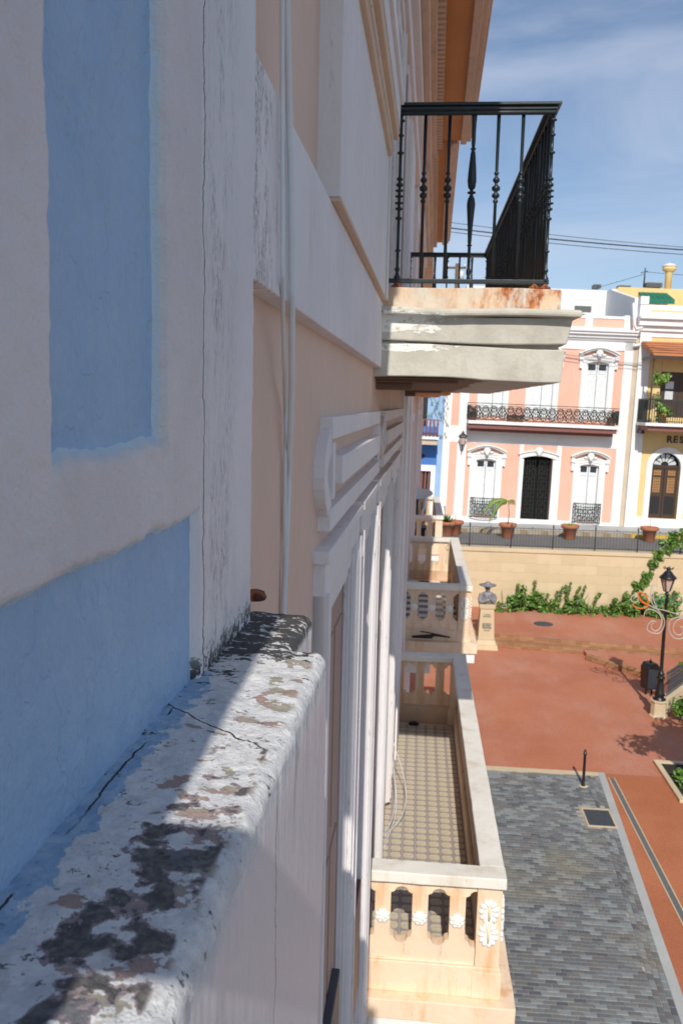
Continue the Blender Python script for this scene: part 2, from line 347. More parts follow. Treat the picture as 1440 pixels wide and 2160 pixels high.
# ================================================================== THE NEAR ROW OF HOUSES (left)
TH = R(.9402)                                     # this row is turned a little against the street axis
def grid_mesh(pt, ni, nj, keep=None):
    """faces of an ni x nj sheet of points pt(i, j); keep(i, j) picks the faces"""
    mb = MB(); vs = [pt(i, j) for i in range(ni) for j in range(nj)]
    fs = [(i*nj+j, (i+1)*nj+j, (i+1)*nj+j+1, i*nj+j+1) for i in range(ni-1) for j in range(nj-1) if keep is None or keep(i, j)]
    mb.add(vs, fs, 0, True); return mb
def sm(a, b, x):
    t = min(1, max(0, (x-a)/(b-a))); return t*t*(3-2*t)
def rough_box(x0, x1, y0, y1, z0, z1, step=.05, amp=.004, sc=6, m=0, mb=None, skew=None):
    """a box whose faces are subdivided and shifted by noise, so edges run unevenly like hand-made render"""
    mb = mb or MB(); n = [max(1, min(60, int(round((b-a)/step)))) for a, b in ((x0, x1), (y0, y1), (z0, z1))]
    bm = bmesh.new(); idx = {}
    def vert(i, j, k):
        if (i, j, k) not in idx:
            p = Vector((x0+(x1-x0)*i/n[0], y0+(y1-y0)*j/n[1], z0+(z1-z0)*k/n[2]))
            q = mn.noise_vector(p*sc)*amp + mn.noise_vector(p*sc*4)*amp*.35
            if skew: p = Vector(skew(p))
            idx[(i, j, k)] = len(vs); vs.append(p+q)
        return idx[(i, j, k)]
    vs = []; fs = []
    for a in range(3):
        b, c = (a+1) % 3, (a+2) % 3
        for side in (0, n[a]):
            for p in range(n[b]):
                for q in range(n[c]):
                    def key(u, v):
                        t = [0, 0, 0]; t[a] = side; t[b] = u; t[c] = v; return vert(*t)
                    f = [key(p, q), key(p+1, q), key(p+1, q+1), key(p, q+1)]
                    fs.append(tuple(f if side else f[::-1]))
    bm.free(); mb.add(vs, fs, m); return mb

# ------------------------------------------------------------------ blue house: wall, sunk panel, frame, pilaster, ledge
BL = empty('blue_townhouse', (0, 0, HC), -TH, 'near blue house wall with thick white panel frame and peeling white ledge', 'house')
XB, XF = -.3135, -.2985
def fmask(y, z):                                  # 1 on the raised frame, 0 on the blue; edges lie on grid lines, the grid itself is warped
    low = sm(-.157, -.147, z)
    lf = sm(.658, .648, y); rg = max(.35*sm(.926, .931, y), sm(.926, .945, y)); bt = max(.35*sm(-.046, -.0515, z), sm(-.046, -.062, z))
    return low*max(lf, rg, bt)
gy = [.40+i*.0048 for i in range(144)]; gz = [-.40+j*.0055 for j in range(215)]
gm = [[fmask(y, z) for z in gz] for y in gy]
def bpt(i, j):
    y, z = gy[i], gz[j]; fade = sm(.40, .45, y)*sm(1.08, 1.06, y)
    yy = y+(fbm(y*.2, z, 7.7, 9)*.0045+fbm(y*.3, z, 2.7, 45, 3)*.0022)*fade
    zz = z+.012*(y-.55)+fbm(y, z*.2, 3.1, 13)*.0045+fbm(y, z*.3, 9, 60, 3)*.0020
    return (XB+(XF-XB)*gm[i][j]+fbm(y, z, 1, 9)*.0014+fbm(y, z, 5, 40, 3)*.0008, yy, zz)
fm = lambda i, j: (gm[i][j]+gm[i+1][j]+gm[i][j+1]+gm[i+1][j+1])/4
grid_mesh(bpt, 144, 215, lambda i, j: fm(i, j) > .10).build('panel_frame', 'frame', BL)
grid_mesh(bpt, 144, 215, lambda i, j: fm(i, j) <= .10 and gz[j] < -.10).build('wall', 'blue', BL)
grid_mesh(bpt, 144, 215, lambda i, j: fm(i, j) <= .10 and gz[j] >= -.10).build('panel', 'blue', BL)
MB().box(-.9, XB-.004, -3, 1.09, -.42, 4.5).build('backing_wall', 'blue', BL)
mb = MB(); mb.box(XB-.002, XF, -.6, .40, -.15, -.045).box(XB-.002, XF, .40, .65, .775, 4.4).box(XB-.002, XF, .905, 1.085, .775, 4.4)
mb.build('panel_frame', 'frame', BL)
py_ = [1.083+i*.0075 for i in range(48)]; pz_ = [-.385+j*.008 for j in range(180)]
def ppt(i, j):
    y, z = py_[min(i, 46)], pz_[j]
    e = fbm(0, z, 4, 12)*.003
    x = -.3015+fbm(y, z, 2, 8)*.0016+fbm(y, z, 6, 45, 2)*.0007-(.004 if i == 45 else 0)
    if i == 0: x = -.3145
    if i == 46: x -= .010
    if i == 47: x = -.40
    return (x, y+(e if i > 40 else 0), z)
grid_mesh(ppt, 48, 180).build('pilaster', 'pilaster', BL)
MB().box(-.9, -.316, 1.092, 1.420, -.4, 4.5).build('pilaster_core', 'pilaster', BL)
# ledge: a profile swept along the wall, rim rounded and chipped
def ledge_strip(y0, y1, xo, n, zb):
    prof = [(-.36, -.374)]+[(-.345+(xo-.018+.345)*i/34, -.374-.004*i/34) for i in range(35)]
    for i in range(1, 9):
        a = i/8*math.pi/2; prof.append((xo-.018+.018*math.sin(a), -.378-.018*(1-math.cos(a))))
    prof += [(xo+.002*math.sin(i*.5), -.396-(zb+-.396)*0-(-.396-zb)*(i/26)) for i in range(1, 27)]
    ys = [y0+(y1-y0)*i/n for i in range(n+1)]
    def pt(i, j):
        x, z = prof[j]; y = ys[i]
        ch = (fbm(y, 0, 3, 7)*.0018+fbm(y, 0, 8, 30, 3)*.0016)*sm(-.47, -.40, z)
        k = sm(-.25, xo, x)
        d = fbm(x, y, z, 20)*.0022+fbm(x, y, z, 75, 3)*.0011
        return (x+ch*k+(d*.25 if z < -.40 else 0), y, z+(d*1.1 if z > -.405 else 0)-.003*k*abs(fbm(y, 2, 0, 5)))
    mb = grid_mesh(pt, n+1, len(prof))
    o = len(mb.v); last = [pt(n, j) for j in range(len(prof))]                         # close the far end
    mb.add([(p[0], p[1]+.006, p[2]-.004) for p in last]+[(-.36, y1+.006, zb)], [(j, len(prof), j+1) for j in range(len(prof)-1)], 0, False)
    mb.add([(p[0], p[1], p[2]) for p in last]+[(p[0], p[1]+.006, p[2]-.004) for p in last], [(j, j+len(prof), j+len(prof)+1, j+1) for j in range(len(prof)-1)], 0, True)
    return mb
ledge_strip(-.8, .42, -.149, 40, -2.2).build('ledge', 'ledge', BL)
ledge_strip(.42, 1.245, -.149, 175, -2.2).build('ledge', 'ledge', BL)
ledge_strip(1.24, 1.475, -.205, 50, -2.2).build('ledge', 'ledge', BL)
# unseen louvred leaf and arm, added behind the lens to shade ledge and facade
mb = MB(); mb.box(-.337, -.30, -.34, -.30, -.3, 4.6).box(-.225, -.186, -.34, -.30, -.3, 4.6)
for k in range(60): mb.box(-.337, -.20, -.335, -.305, -.3+k*.08, -.228+k*.08)
mb.build('shutter', 'white', BL)  # made-up leaf, placed for its shadow on the inner ledge
MB().box(-.20, -.03, -.33, -.30, .285, .425).build('added_shade_arm', 'white', BL)  # made-up arm, shaped to throw the dark band across the ledge
MB().box(-.2249, -.145, -.37, -.3401, 1.35, 5.2).build('shutter', 'white', BL)  # wider upper leaf, added to keep sun off the panel side

# ------------------------------------------------------------------ pink house: wall, plat band, plaques, door cases
PK = empty('pink_townhouse', (0, 0, HC), -TH, 'long peach house front with white mouldings, iron balcony above and stone balcony below', 'house')
XW, XBD = -.352, -.308
PEND = 12.2
doors_lo = [(2.69, 3.68), (4.06, 4.85), (5.25, 6.57), (6.95, 8.30)]
doors_up = [(5.75, 6.75), (7.75, 8.75)]
def wall_with_holes(x0, x1, y0, y1, z0, z1, holes):
    mb = MB(); ys = sorted({y0, y1, *[h[0] for h in holes], *[h[1] for h in holes]})
    for a, b in zip(ys, ys[1:]):
        z = z0
        for h in sorted([h for h in holes if h[0] <= a+1e-6 and h[1] >= b-1e-6], key=lambda h: h[2]):
            if h[2] > z: mb.box(x0, x1, a, b, z, h[2])
            z = h[3]
        if z < z1: mb.box(x0, x1, a, b, z, z1)
    return mb
holes = [(a, b, -4.05, -.70) for a, b in doors_lo]+[(a, b, .66, 2.9) for a, b in doors_up]
wall_with_holes(-.75, XW, 1.425, PEND, -8.05, 4.2, holes).build('wall', 'pink', PK)
rough_box(XW-.01, XBD, 1.43, PEND, .203, .565, .12, .0015, 3).build('band', 'band', PK, bevel=.004)
# upper panel beside the iron balcony, with its hood
rough_box(XW-.01, -.283, 2.49, 4.70, .578, 3.3, .2, .002, 2).build('panel', 'white', PK, bevel=.004)
MB().box(XW, -.2835, 2.495, 4.86, .5665, .577).build('panel_foot', 'peach_trim', PK)
mb = MB()
for x1, z0, z1, ye, m_ in ((-.262, 1.27, 1.32, 4.62, 0), (-.252, 1.32, 1.335, 4.61, 1), (-.228, 1.335, 1.39, 4.57, 0), (-.222, 1.39, 1.50, 4.56, 1), (-.205, 1.50, 1.56, 4.55, 1)):
    mb.box(XW, x1, 2.35, ye, z0, z1, m_)
mb.build('hood', ['peach_trim', 'white'], PK, bevel=.004)
MB().box(XW, -.275, 4.74, 4.86, .57, 2.8).build('strip', 'white', PK, bevel=.004)
def sweep(path, wy, d0, d1, closed=False):
    """flat moulding of width wy following a path of (y, z) on the wall, between depths d0 and d1"""
    n = len(path); L_, Rr = [], []
    for i in range(n):
        a = path[(i-1) % n] if closed or i > 0 else path[i]; b = path[(i+1) % n] if closed or i < n-1 else path[i]
        t = Vector((b[0]-a[0], b[1]-a[1])).normalized(); nn = Vector((-t.y, t.x))*wy/2
        L_.append((path[i][0]+nn.x, path[i][1]+nn.y)); Rr.append((path[i][0]-nn.x, path[i][1]-nn.y))
    mb = MB(); vs = []
    for p in L_+Rr: vs += [(d0, *p), (d1, *p)]
    fs = []; m = n if closed else n-1
    for i in range(m):
        j = (i+1) % n; l0, l1, r0, r1 = 2*i, 2*j, 2*(n+i), 2*(n+j)
        fs += [(l0+1, l1+1, r1+1, r0+1), (l0, l0+1, l1+1, l1) [::-1], (r0, r0+1, r1+1, r1)]
    if not closed: fs += [(0, 1, 2*n+1, 2*n), (2*(n-1), 2*(n-1)+1, 2*(2*n-1)+1, 2*(2*n-1))[::-1]]
    return mb.add(vs, fs)
def plaque(y0, y1, zt=-.045, zb=-.405):
    path = [(y0+.14, zt-.035), (y0+.10, zt-.035)]
    ymid = (y0+y1)/2; W_ = .07
    left = []
    for k in range(13):
        t = k/12; z = zt-.06+(zb-zt+.12)*t; left.append((y0+.16-.13*math.sin(math.pi*t), z))
    p1 = [(y0+.13, zt-.035), (y1-.13, zt-.035)]
    right = [(y0+y1-a, b) for a, b in left]
    fr = sweep(p1, .07, XW-.01, XW+.042)
    for s_ in (sweep(left, .075, XW-.01, XW+.036), sweep(right, .075, XW-.01, XW+.036), sweep([(y0+.11, zb+.035), (y1-.11, zb+.035)], .07, XW-.01, XW+.042)):
        fr.add(s_.v, s_.f)
    pl = fr.build('plaque', 'white', PK, bevel=.003)
    box_part('tablet', 'white', pl, XW-.01, XW+.055, y0+.33, y1-.33, zt-.228, zt-.132, bevel=.004)
    for yy in (y0+.14, y1-.19): MB().box(XW-.01, XW+.045, yy, yy+.05, zt-.26, zt-.08).build('bracket', 'white', pl, bevel=.003)
plaque(2.53, 5.18); plaque(5.42, 8.95)
def door(y0, y1, zb, zt, leafmat='door_brown', front=-.313, casing=.115, lower=None):
    leaf = MB()
    leaf.box(-.41, -.368, y0+.001, y1-.001, zb, zt-.001)
    n = 3
    for k in range(n):                                              # raised panels on the leaf
        a = y0+.06+(y1-y0-.12)*k/n; b = y0+.06+(y1-y0-.12)*(k+1)/n-.05
        for c0, c1 in ((zb+.25, zb+1.1), (zb+1.2, zb+2.2), (zb+2.3, zt-.2)): leaf.box(-.369, -.362, a, b, c0, c1)
    d = leaf.build('door', leafmat, PK)
    for s_, a in ((1, y0), (-1, y1)):
        j = MB(); j.box(XW-.01, front, a-s_*casing, a-s_*.004, zb, zt+.105)
        j.box(XW-.01, front+.014, a-s_*casing, a-s_*(casing-.03), zb, zt+.108)
        j.box(XW-.01, front+.008, a-s_*.035, a-s_*.012, zb, zt+.06)
        j.box(-.367, -.352, a, a+s_*.034, zb, zt).box(-.3519, -.338, a-s_*.002, a+s_*.022, zb, zt+.05).box(-.3379, -.324, a-s_*.003, a+s_*.010, zb, zt+.05)
        j.build('jamb', 'white', d, bevel=.004)
    h = MB(); h.box(XW-.01, front-.001, y0-casing, y1+casing, zt+.10, zt+.24).box(XW-.01, front+.012, y0-casing-.02, y1+casing+.02, zt+.205, zt+.245)
    h.build('head', 'white', d, bevel=.004)
    h = MB(); h.box(-.40, -.335, y0-.003, y1+.003, zt-.001, zt+.099).box(-.36, -.346, y0+.035, y1-.035, zt-.05, zt-.0011)
    h.build('transom', 'white', d, bevel=.003)
    if lower: box_part('lower_shutter', 'red_wood', d, -.364, -.335, y0+.25, y1-.03, lower[0], lower[1], bevel=.004)
    return d
da = door(*doors_lo[0], -4.05, -.70)
db = door(*doors_lo[1], -4.05, -.70, lower=(-3.55, -2.85))
for a, b in doors_lo[2:]: door(a, b, -4.05, -.70)
for a, b in doors_up: door(a, b, .66, 2.66)
box_part('window_box', 'charcoal', da, -.364, -.325, 3.12, 3.50, -3.0, -2.50, bevel=.006)
# giant pilaster and corner strips that close the house
for k, (a, b, xf) in enumerate(((9.15, 9.55, -.315), (9.55, 10.3, -.292), (10.3, 10.55, -.315))):
    MB().box(XW-.01, xf, a, b, -8, .200-.003*k).build('pilaster', 'white', PK, bevel=.006)
MB().box(XW-.01, -.30, 11.75, PEND, -8, 3.2).build('pilaster', 'white', PK, bevel=.006)
MB().box(XW-.01, -.315, 9.2, 10.5, .57, 3.2).build('pilaster', 'white', PK, bevel=.006)
# cornice: frieze, dentils, corona with ochre soffit, fascia
def cornice(parent, y0, y1, xo, zs, xw):
    MB().box(xw, xw+.07, y0, y1, zs-.75, zs-.55).box(xw, xw+.13, y0, y1, zs-.55, zs-.42).build('frieze', 'white', parent, bevel=.006)
    MB().box(xw, xw+.20, y0, y1, zs-.40, zs-.24).box(xw, xw+.26, y0, y1, zs-.24, zs-.0025).build('bed_mould', 'cornice', parent, bevel=.006)
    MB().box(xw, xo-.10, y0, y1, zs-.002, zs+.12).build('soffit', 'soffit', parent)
    MB().box(xo-.17, xo-.09, y0+.02, y1-.02, zs-.06, zs+.121).box(xo-.10, xo-.03, y0+.01, y1-.01, zs-.02, zs+.1215).box(xo-.06, xo, y0, y1, zs+.03, zs+.20).build('fascia', 'cornice', parent, bevel=.006)
    MB().box(xw, xo-.05, y0, y1, zs+.122, zs+.45).build('gutter', 'cornice', parent)
    dn = MB().box(0, .075, 0, .06, 0, .11).build('dentil', 'cornice', parent, loc=(xw+.262, y0+.04, zs-.125))
    n = int((y1-y0)/.115)
    for k in range(1, min(n, 120)): inst(dn, parent, (xw+.262, y0+.04+k*.115, zs-.125))
cornice(PK, 1.5, 12.35, .40, 3.60, XW)
MB().box(-3.5, XW-.02, 1.43, PEND, 4.0, 4.3).build('roof', 'cement', PK)

# conduits, rusty bracket
def smooth_path(p, n=4):
    out = []
    for i in range(len(p)-1):
        p0, p1, p2, p3 = Vector(p[max(i-1, 0)]), Vector(p[i]), Vector(p[i+1]), Vector(p[min(i+2, len(p)-1)])
        for k in range(n):
            t = k/n; out.append(.5*((2*p1)+(p2-p0)*t+(2*p0-5*p1+4*p2-p3)*t*t+(3*p1-p0-3*p2+p3)*t**3))
    return out+[Vector(p[-1])]
def wob_line(pts, n=24, a=.004):
    out = []
    for (p, q) in zip(pts, pts[1:]):
        for k in range(n):
            t = k/n; v = Vector(p).lerp(Vector(q), t); out.append(v+Vector((0, fbm(v.z, v.y, 2, 1.5)*a, 0)))
    return out+[Vector(pts[-1])]
MB().tube(smooth_path(wob_line([(-.299, 1.58, 1.7), (-.299, 1.62, .75), (-.299, 1.665, .24), (-.310, 1.74, .17), (-.341, 1.96, -.02), (-.343, 1.99, -.35), (-.343, 2.0, -2.6)], 8, .006), 2), .0046, 8).build('conduit', 'conduit', PK)
MB().tube(smooth_path(wob_line([(-.298, 1.60, 1.7), (-.298, 1.66, .75), (-.298, 1.745, .42), (-.298, 1.775, .22), (-.312, 1.87, .05), (-.338, 2.005, -.17), (-.341, 1.98, -.5), (-.341, 1.96, -2.6)], 8, .004), 2), .0068, 8).build('conduit', 'conduit', PK)
q = NM('rust'); M['rust'] = q.done(q.mix((.30, .10, .035), (.07, .02, .012), q.step(q.noise(60, 4), .4, .6)), .8, q.bump(q.noise(90, 4), .5, .004))
mb = MB().lathe([(.001, 0), (.020, .004), (.023, .010), (.018, .020), (.008, .024), (.001, .025)], n=12)
mb.build('bracket', 'rust', PK, loc=(-.338, 1.63, -.395))
mb = MB().box(-.36, -.33, 1.625, 1.637, -.389, -.383); mb.build('bracket', 'rust', PK)

# ------------------------------------------------------------------ iron balcony (part of the pink house; its axes follow the street)
def layer(mb, x1, y0, y1, z0, z1, xw=-.32, amp=.004, m=0, taper=0):
    def sk(p):
        t = (p.z-z0)/(z1-z0); x = p.x-(taper*(1-t) if p.x > .3 else 0); sag = -.012*sm(-.2, .8, p.x)
        return (x, p.y+(taper*(1-t) if p.y < y0+.05 else 0), p.z+sag+.006*math.sin(p.x*5.1+z0*9))
    rough_box(xw, x1, y0, y1, z0, z1, .055, amp, 4, m, mb, sk)
ib = MB(); layer(ib, .80, 4.945, 9.9, .155, .338, taper=.012)
IB = ib.build('balcony', 'cement', PK, bevel=.006, label='grey flaking cement balcony slab with rusty rim'); IB.rotation_euler.z = TH
m1 = MB(); layer(m1, .828, 4.905, 9.95, .356, .502, taper=.022); m1.build('upper_course', 'cement', IB, bevel=.008)
m1 = MB(); layer(m1, .77, 4.985, 9.9, .330, .360); m1.build('groove', 'cement', IB)
m1 = MB(); layer(m1, .865, 4.845, 9.99, .500, .540, amp=.005); m1.build('lip', 'cement', IB, bevel=.014)
m1 = MB(); layer(m1, .765, 4.965, 9.88, .538, .662, amp=.003); m1.build('rim', 'rust_edge', IB, bevel=.005)
for k, (a, b) in enumerate(((5.15, 5.45), (9.2, 9.5))):
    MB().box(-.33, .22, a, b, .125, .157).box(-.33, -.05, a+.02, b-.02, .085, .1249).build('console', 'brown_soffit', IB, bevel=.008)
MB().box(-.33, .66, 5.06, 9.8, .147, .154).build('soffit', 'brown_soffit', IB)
PROF = {}
def knob(z, r, h): return [(.007, z-h), (r, z-h*.4), (r, z+h*.4), (.007, z+h)]
PROF['plain'] = [(.0085, 0)]+knob(.46, .019, .016)+knob(.497, .0205, .018)+knob(.43, .013, .010)+knob(.54, .017, .015)+knob(.575, .011, .008)+[(.0085, .90)]
PROF['spindle'] = [(.010, 0)]+knob(.06, .012, .02)+knob(.20, .013, .006)+[(.009, .22), (.012, .28), (.019, .38), (.0215, .415), (.017, .445), (.010, .455)]+knob(.475, .021, .008)+[(.010, .492), (.018, .50), (.0225, .535), (.019, .60), (.012, .68)]+knob(.70, .014, .006)+[(.009, .73), (.010, .83), (.0135, .85), (.0135, .875), (.008, .90)]
PROF['post'] = [(.009, .0), (.016, .012), (.016, .03), (.009, .042)]+sum([knob(z, r, h) for z, r, h in ((.07, .013, .012), (.17, .015, .007), (.34, .017, .01), (.39, .019, .009), (.42, .022, .007), (.455, .021, .007), (.485, .021, .007), (.515, .018, .012), (.545, .016, .01), (.68, .017, .008), (.77, .015, .008), (.845, .018, .008), (.88, .019, .012))], [])+[(.008, .9)]
for kk in PROF: PROF[kk] = [(r*(1.25 if r < .012 else 1.12), z*1.045) for r, z in PROF[kk]]
PROF['post'].sort(key=lambda p: p[1]); PROF['plain'].sort(key=lambda p: p[1]); PROF['spindle'].sort(key=lambda p: p[1])
ZR = .70
src = {}
RAIL_X, RY0, RY1 = .700, 5.03, 9.74
def bal(kind, x, y):
    if kind not in src: src[kind] = MB().lathe(PROF[kind], n=10).build('baluster', 'iron', IB, loc=(x, y, ZR-.01))
    else: inst(src[kind], IB, (x, y, ZR-.01))
xs = [-.155+k*.1345 for k in range(6)]
for k, kind in enumerate(('post', 'plain', 'plain', 'spindle', 'plain', 'plain')): bal(kind, xs[k], RY0)
bal('post', RAIL_X-.02, RY0); bal('post', RAIL_X-.02, RY1)
for k in range(6): bal(('post', 'plain', 'spindle')[k % 3], xs[k], RY1)
n = 34
for k in range(1, n): bal('spindle' if k % 4 == 0 else 'plain', RAIL_X-.02, RY0+(RY1-RY0)*k/n)
def rail_prof(x0, x1, y0, y1, z, w, h): return MB().box(x0, x1, y0, y1, z, z+h)
r = MB().box(-.24, RAIL_X+.018, RY0-.042, RY0+.030, 1.643, 1.660).box(-.24, RAIL_X+.002, RY0-.026, RY0+.016, 1.623, 1.6429).tube([(-.24, RY0-.018, 1.608), (RAIL_X-.01, RY0-.018, 1.608)], .014, 8)
r.build('top_rail', 'iron', IB, bevel=.004)
MB().box(RAIL_X-.055, RAIL_X+.0179, RY0+.0301, RY1+.03, 1.643, 1.660).box(RAIL_X-.035, RAIL_X-.004, RY0+.0161, RY1+.015, 1.613, 1.6429).build('top_rail', 'iron', IB, bevel=.004)
MB().box(-.24, RAIL_X-.056, RY1-.035, RY1+.035, 1.643, 1.660).box(-.24, RAIL_X-.036, RY1-.015, RY1+.015, 1.613, 1.6429).build('top_rail', 'iron', IB, bevel=.004)
MB().box(-.27, RAIL_X, RY0-.014, RY0+.014, ZR-.012, ZR+.012).build('bottom_rail', 'iron', IB, bevel=.003)
MB().box(RAIL_X-.034, RAIL_X-.006, RY0+.0141, RY1+.014, ZR-.012, ZR+.012).build('bottom_rail', 'iron', IB, bevel=.003)
MB().box(-.27, RAIL_X-.0341, RY1-.014, RY1+.014, ZR-.012, ZR+.012).build('bottom_rail', 'iron', IB, bevel=.003)
for x, y in ((RAIL_X-.02, RY0), (-.155, RY0), (.62, RY0), (RAIL_X-.02, RY1), (RAIL_X-.02, 7.4)):
    MB().lathe([(.034, -.035), (.034, -.022), (.018, -.012), (.012, 0)], n=10).build('foot', 'rust', IB, loc=(x, y, ZR-.008))

# ------------------------------------------------------------------ stone balconies
def half_open(z, z0, z1, w):
    """half width of the pierced opening at height z: straight sides, ears, round head and foot"""
    hw = w/2; r1 = hw*.62; ear = .035
    for e, s_ in ((z1, -1), (z0, 1)):
        d = (e-z)*-s_ if False else (z1-z if e == z1 else z-z0)
        if d < 0: return 0
        if d < r1*.75: return r1*math.sqrt(max(0, 1-((r1*.75-d)/(r1*.75))**2))
        if d < r1*.75+.014: return r1+.004+(hw-r1-.004)*((d-r1*.75)/.014)**2
    return hw
def baluster_mesh(pitch, w, z0, z1, zo0, zo1, th=.075):
    zs = [z0, zo0]; 
    r1 = w/2*.62*.75
    zs += [zo0+r1*t for t in (.02, .12, .3, .6, 1)]+[zo0+r1+.007, zo0+r1+.0141, zo1-r1-.0141, zo1-r1-.007]+[zo1-r1*t for t in (1, .6, .3, .12, .02)]+[zo1, z1]
    prof = [(pitch/2-half_open(z, zo0, zo1, w), z) for z in zs]
    mb = MB(); vs = []; 
    for hw, z in prof: vs += [(-hw, -th/2, z), (hw, -th/2, z), (hw, th/2, z), (-hw, th/2, z)]
    fs = []
    for i in range(len(prof)-1):
        a, b = 4*i, 4*i+4
        fs += [(a, a+1, b+1, b), (a+1, a+2, b+2, b+1), (a+2, a+3, b+3, b+2), (a+3, a, b, b+3)]
    mb.add(vs, fs)
    # raised border that follows the opening
    for s_ in (-1, 1):
        o = [(s_*min(hw, pitch/2-.001), z) for hw, z in prof[1:-1]]; i_ = [(s_*(hw-.020 if hw < pitch/2-.002 else hw-.02), z+(0.012 if k > len(prof)/2 else -.012)) for k, (hw, z) in enumerate(prof[1:-1])]
        v2 = []
        for (a, z), (b, zz) in zip(o, i_): v2 += [(a*.999, -th/2-.006, z), (b, -th/2-.006, z), (a*.999, -th/2+.001, z), (b, -th/2+.001, z)]
        f2 = []
        for i in range(len(o)-1):
            a, b = 4*i, 4*i+4; f2 += [(a, a+1, b+1, b), (a+1, a+3, b+3, b+1), (a, b, b+2, a+2)]
        mb.add(v2, f2)
    return mb
def rosette_mesh(r=.052):
    mb = MB(); mb.ell((0, 0, 0), (r*.34, .012, r*.34), 8, 5)
    for ring, (rad, n, pr) in enumerate(((.36, 5, .34), (.70, 8, .40))):
        for k in range(n):
            a = 2*math.pi*(k+.5*ring)/n; mb.ell((rad*r*math.cos(a), .002-.004*(1-ring), rad*r*math.sin(a)), (pr*r, .009, pr*r), 6, 4)
    return mb
def medallion_mesh(w=.125, h=.36):
    """a tall wreath of scalloped leaves: two fans of lobes meeting at a small flower"""
    mb = MB()
    for s_ in (1, -1):
        cz = s_*h*.235
        mb.ell((0, .004, cz), (w*.34, .008, h*.20), 12, 6)
        for k in range(11):
            a = math.pi*2*(k+.5)/11; dx, dz = math.cos(a), math.sin(a)
            rot = Matrix(((dz, 0, dx), (0, 1, 0), (-dx, 0, dz)))
            mb.ell((w*.36*dx, -.001, cz+h*.19*dz), (.0215, .014, .030), 8, 5, rot=rot)
        mb.tube([(0, -.008, .02*s_), (0, -.010, h*.40*s_)], [.010, .007], 6, 1)
    for k in range(6):
        a = 2*math.pi*k/6; mb.ell((.016*math.cos(a), -.010, .016*math.sin(a)), (.013, .009, .013), 6, 4)
    mb.ell((0, -.014, 0), (.010, .010, .010), 6, 4, 1)
    return mb
def stone_balcony(parent, y0, y1, xw, xo, zc, hp, detail, tile, label, cap='cap', body='peach'):
    """y0 near face, xo outer face of the parapet, zc top of cap, hp height of parapet to the slab"""
    zs = zc-hp                                             # top of slab
    zo1, zo0, zp = zc-.125, zc-.545, zc-.665               # openings, plinth top
    sl = MB(); rough_box(xw-.05, xo+.115, y0-.10, y1+.10, zs-.15, zs-.0005, .09, .006, 5, 0, sl)
    B = sl.build('balcony', body, parent, bevel=.006, label=label); B.rotation_euler.z = TH
    box_part('fascia', 'white_clean', B, xw+.09, xo+.085, y0-.07, y1+.07, zs-.30, zs-.151, bevel=.006)
    for yy in (y0+.25, y1-.6): MB().box(xw-.05, xo-.25, yy, yy+.3, zs-.44, zs-.3001).box(xw-.05, xo-.55, yy+.02, yy+.28, zs-.60, zs-.4401).build('console', 'white_clean', B, bevel=.01)
    # plinth courses
    for nm, b in (('plinth', (xw-.05, xo-.17, y0-.012, y0+.10)), ('plinth', (xo-.115, xo-.003, y0+.135, y1-.135)), ('plinth', (xw-.05, xo-.17, y1-.10, y1+.012))):
        MB().box(*b, zs, zp-.02).box(b[0]+.006, b[1]-.006, b[2]+.006, b[3]-.006, zp-.02, zp).build(nm, body if b[2] < y0 else 'peach_rust_shade', B, bevel=.008)
    # corner posts
    for y in (y0, y1-.125):
        p = MB().box(xo-.172, xo, y-.001, y+.126, zp-.02, zc-.08).box(xo-.190, xo+.015, y-.018, y+.142, zs, zp-.05)
        p.box(xo-.180, xo+.007, y-.010, y+.134, zp-.05, zp-.0201)
        p.build('corner_post', body, B, bevel=.006)
    if detail:
        mm = medallion_mesh().build('medallion', ['ornament', 'gilt_cream'], B, loc=(xo-.088, y0-.006, (zo0+zo1)/2-.015))
        inst(mm, B, (xo+.006, y0+.065, (zo0+zo1)/2-.015), rz=R(90))
    # balusters on three sides
    pitch, w_ = .26, .15
    bm_ = baluster_mesh(pitch, w_, zp, zc-.08, zo0, zo1)
    src_b = []; ros = []
    def put(x, y, rz):
        if not src_b: src_b.append(bm_.build('baluster', body, B, loc=(x, y, 0), rz=rz))
        else: inst(src_b[0], B, (x, y, 0), rz)
    def putr(x, y, rz):
        z = (zo0+zo1)/2-.02
        if not ros: ros.append(rosette_mesh().build('rosette', 'ornament', B, loc=(x, y, z), rz=rz))
        else: inst(ros[0], B, (x, y, z), rz)
    xc = xo-.305
    k = 0
    while xc-k*pitch > xw:
        x = xc-k*pitch; put(x, y0+.045, 0); put(x, y1-.045, math.pi)
        if detail: putr(x, y0+.045-.046, 0)
        k += 1
    half = MB().box(xc+pitch/2, xo-.171, y0+.012, y0+.08, zp, zc-.08)
    ny = int((y1-y0-.27)/pitch); pp = (y1-y0-.27)/ny
    side = bm_.build('baluster', 'peach_rust_shade', B, loc=(xo-.05, y0+.135+pp*.5, 0), rz=R(90))
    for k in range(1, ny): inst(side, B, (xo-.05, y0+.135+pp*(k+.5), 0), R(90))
    # caps
    ca = MB(); rough_box(xw-.06, xo+.022, y0-.04, y0+.13, zc-.08, zc, .05, .003, 7, 0, ca); ca.build('cap_rail', cap, B, bevel=.008)
    ca = MB(); rough_box(xo-.155, xo+.018, y0+.128, y1-.128, zc-.078, zc-.002, .07, .003, 7, 0, ca); ca.build('cap_rail', cap, B, bevel=.008)
    ca = MB(); rough_box(xw-.06, xo+.022, y1-.13, y1+.04, zc-.08, zc, .05, .003, 7, 0, ca); ca.build('cap_rail', cap, B, bevel=.008)
    # floor tiles
    ts, kinds = tile
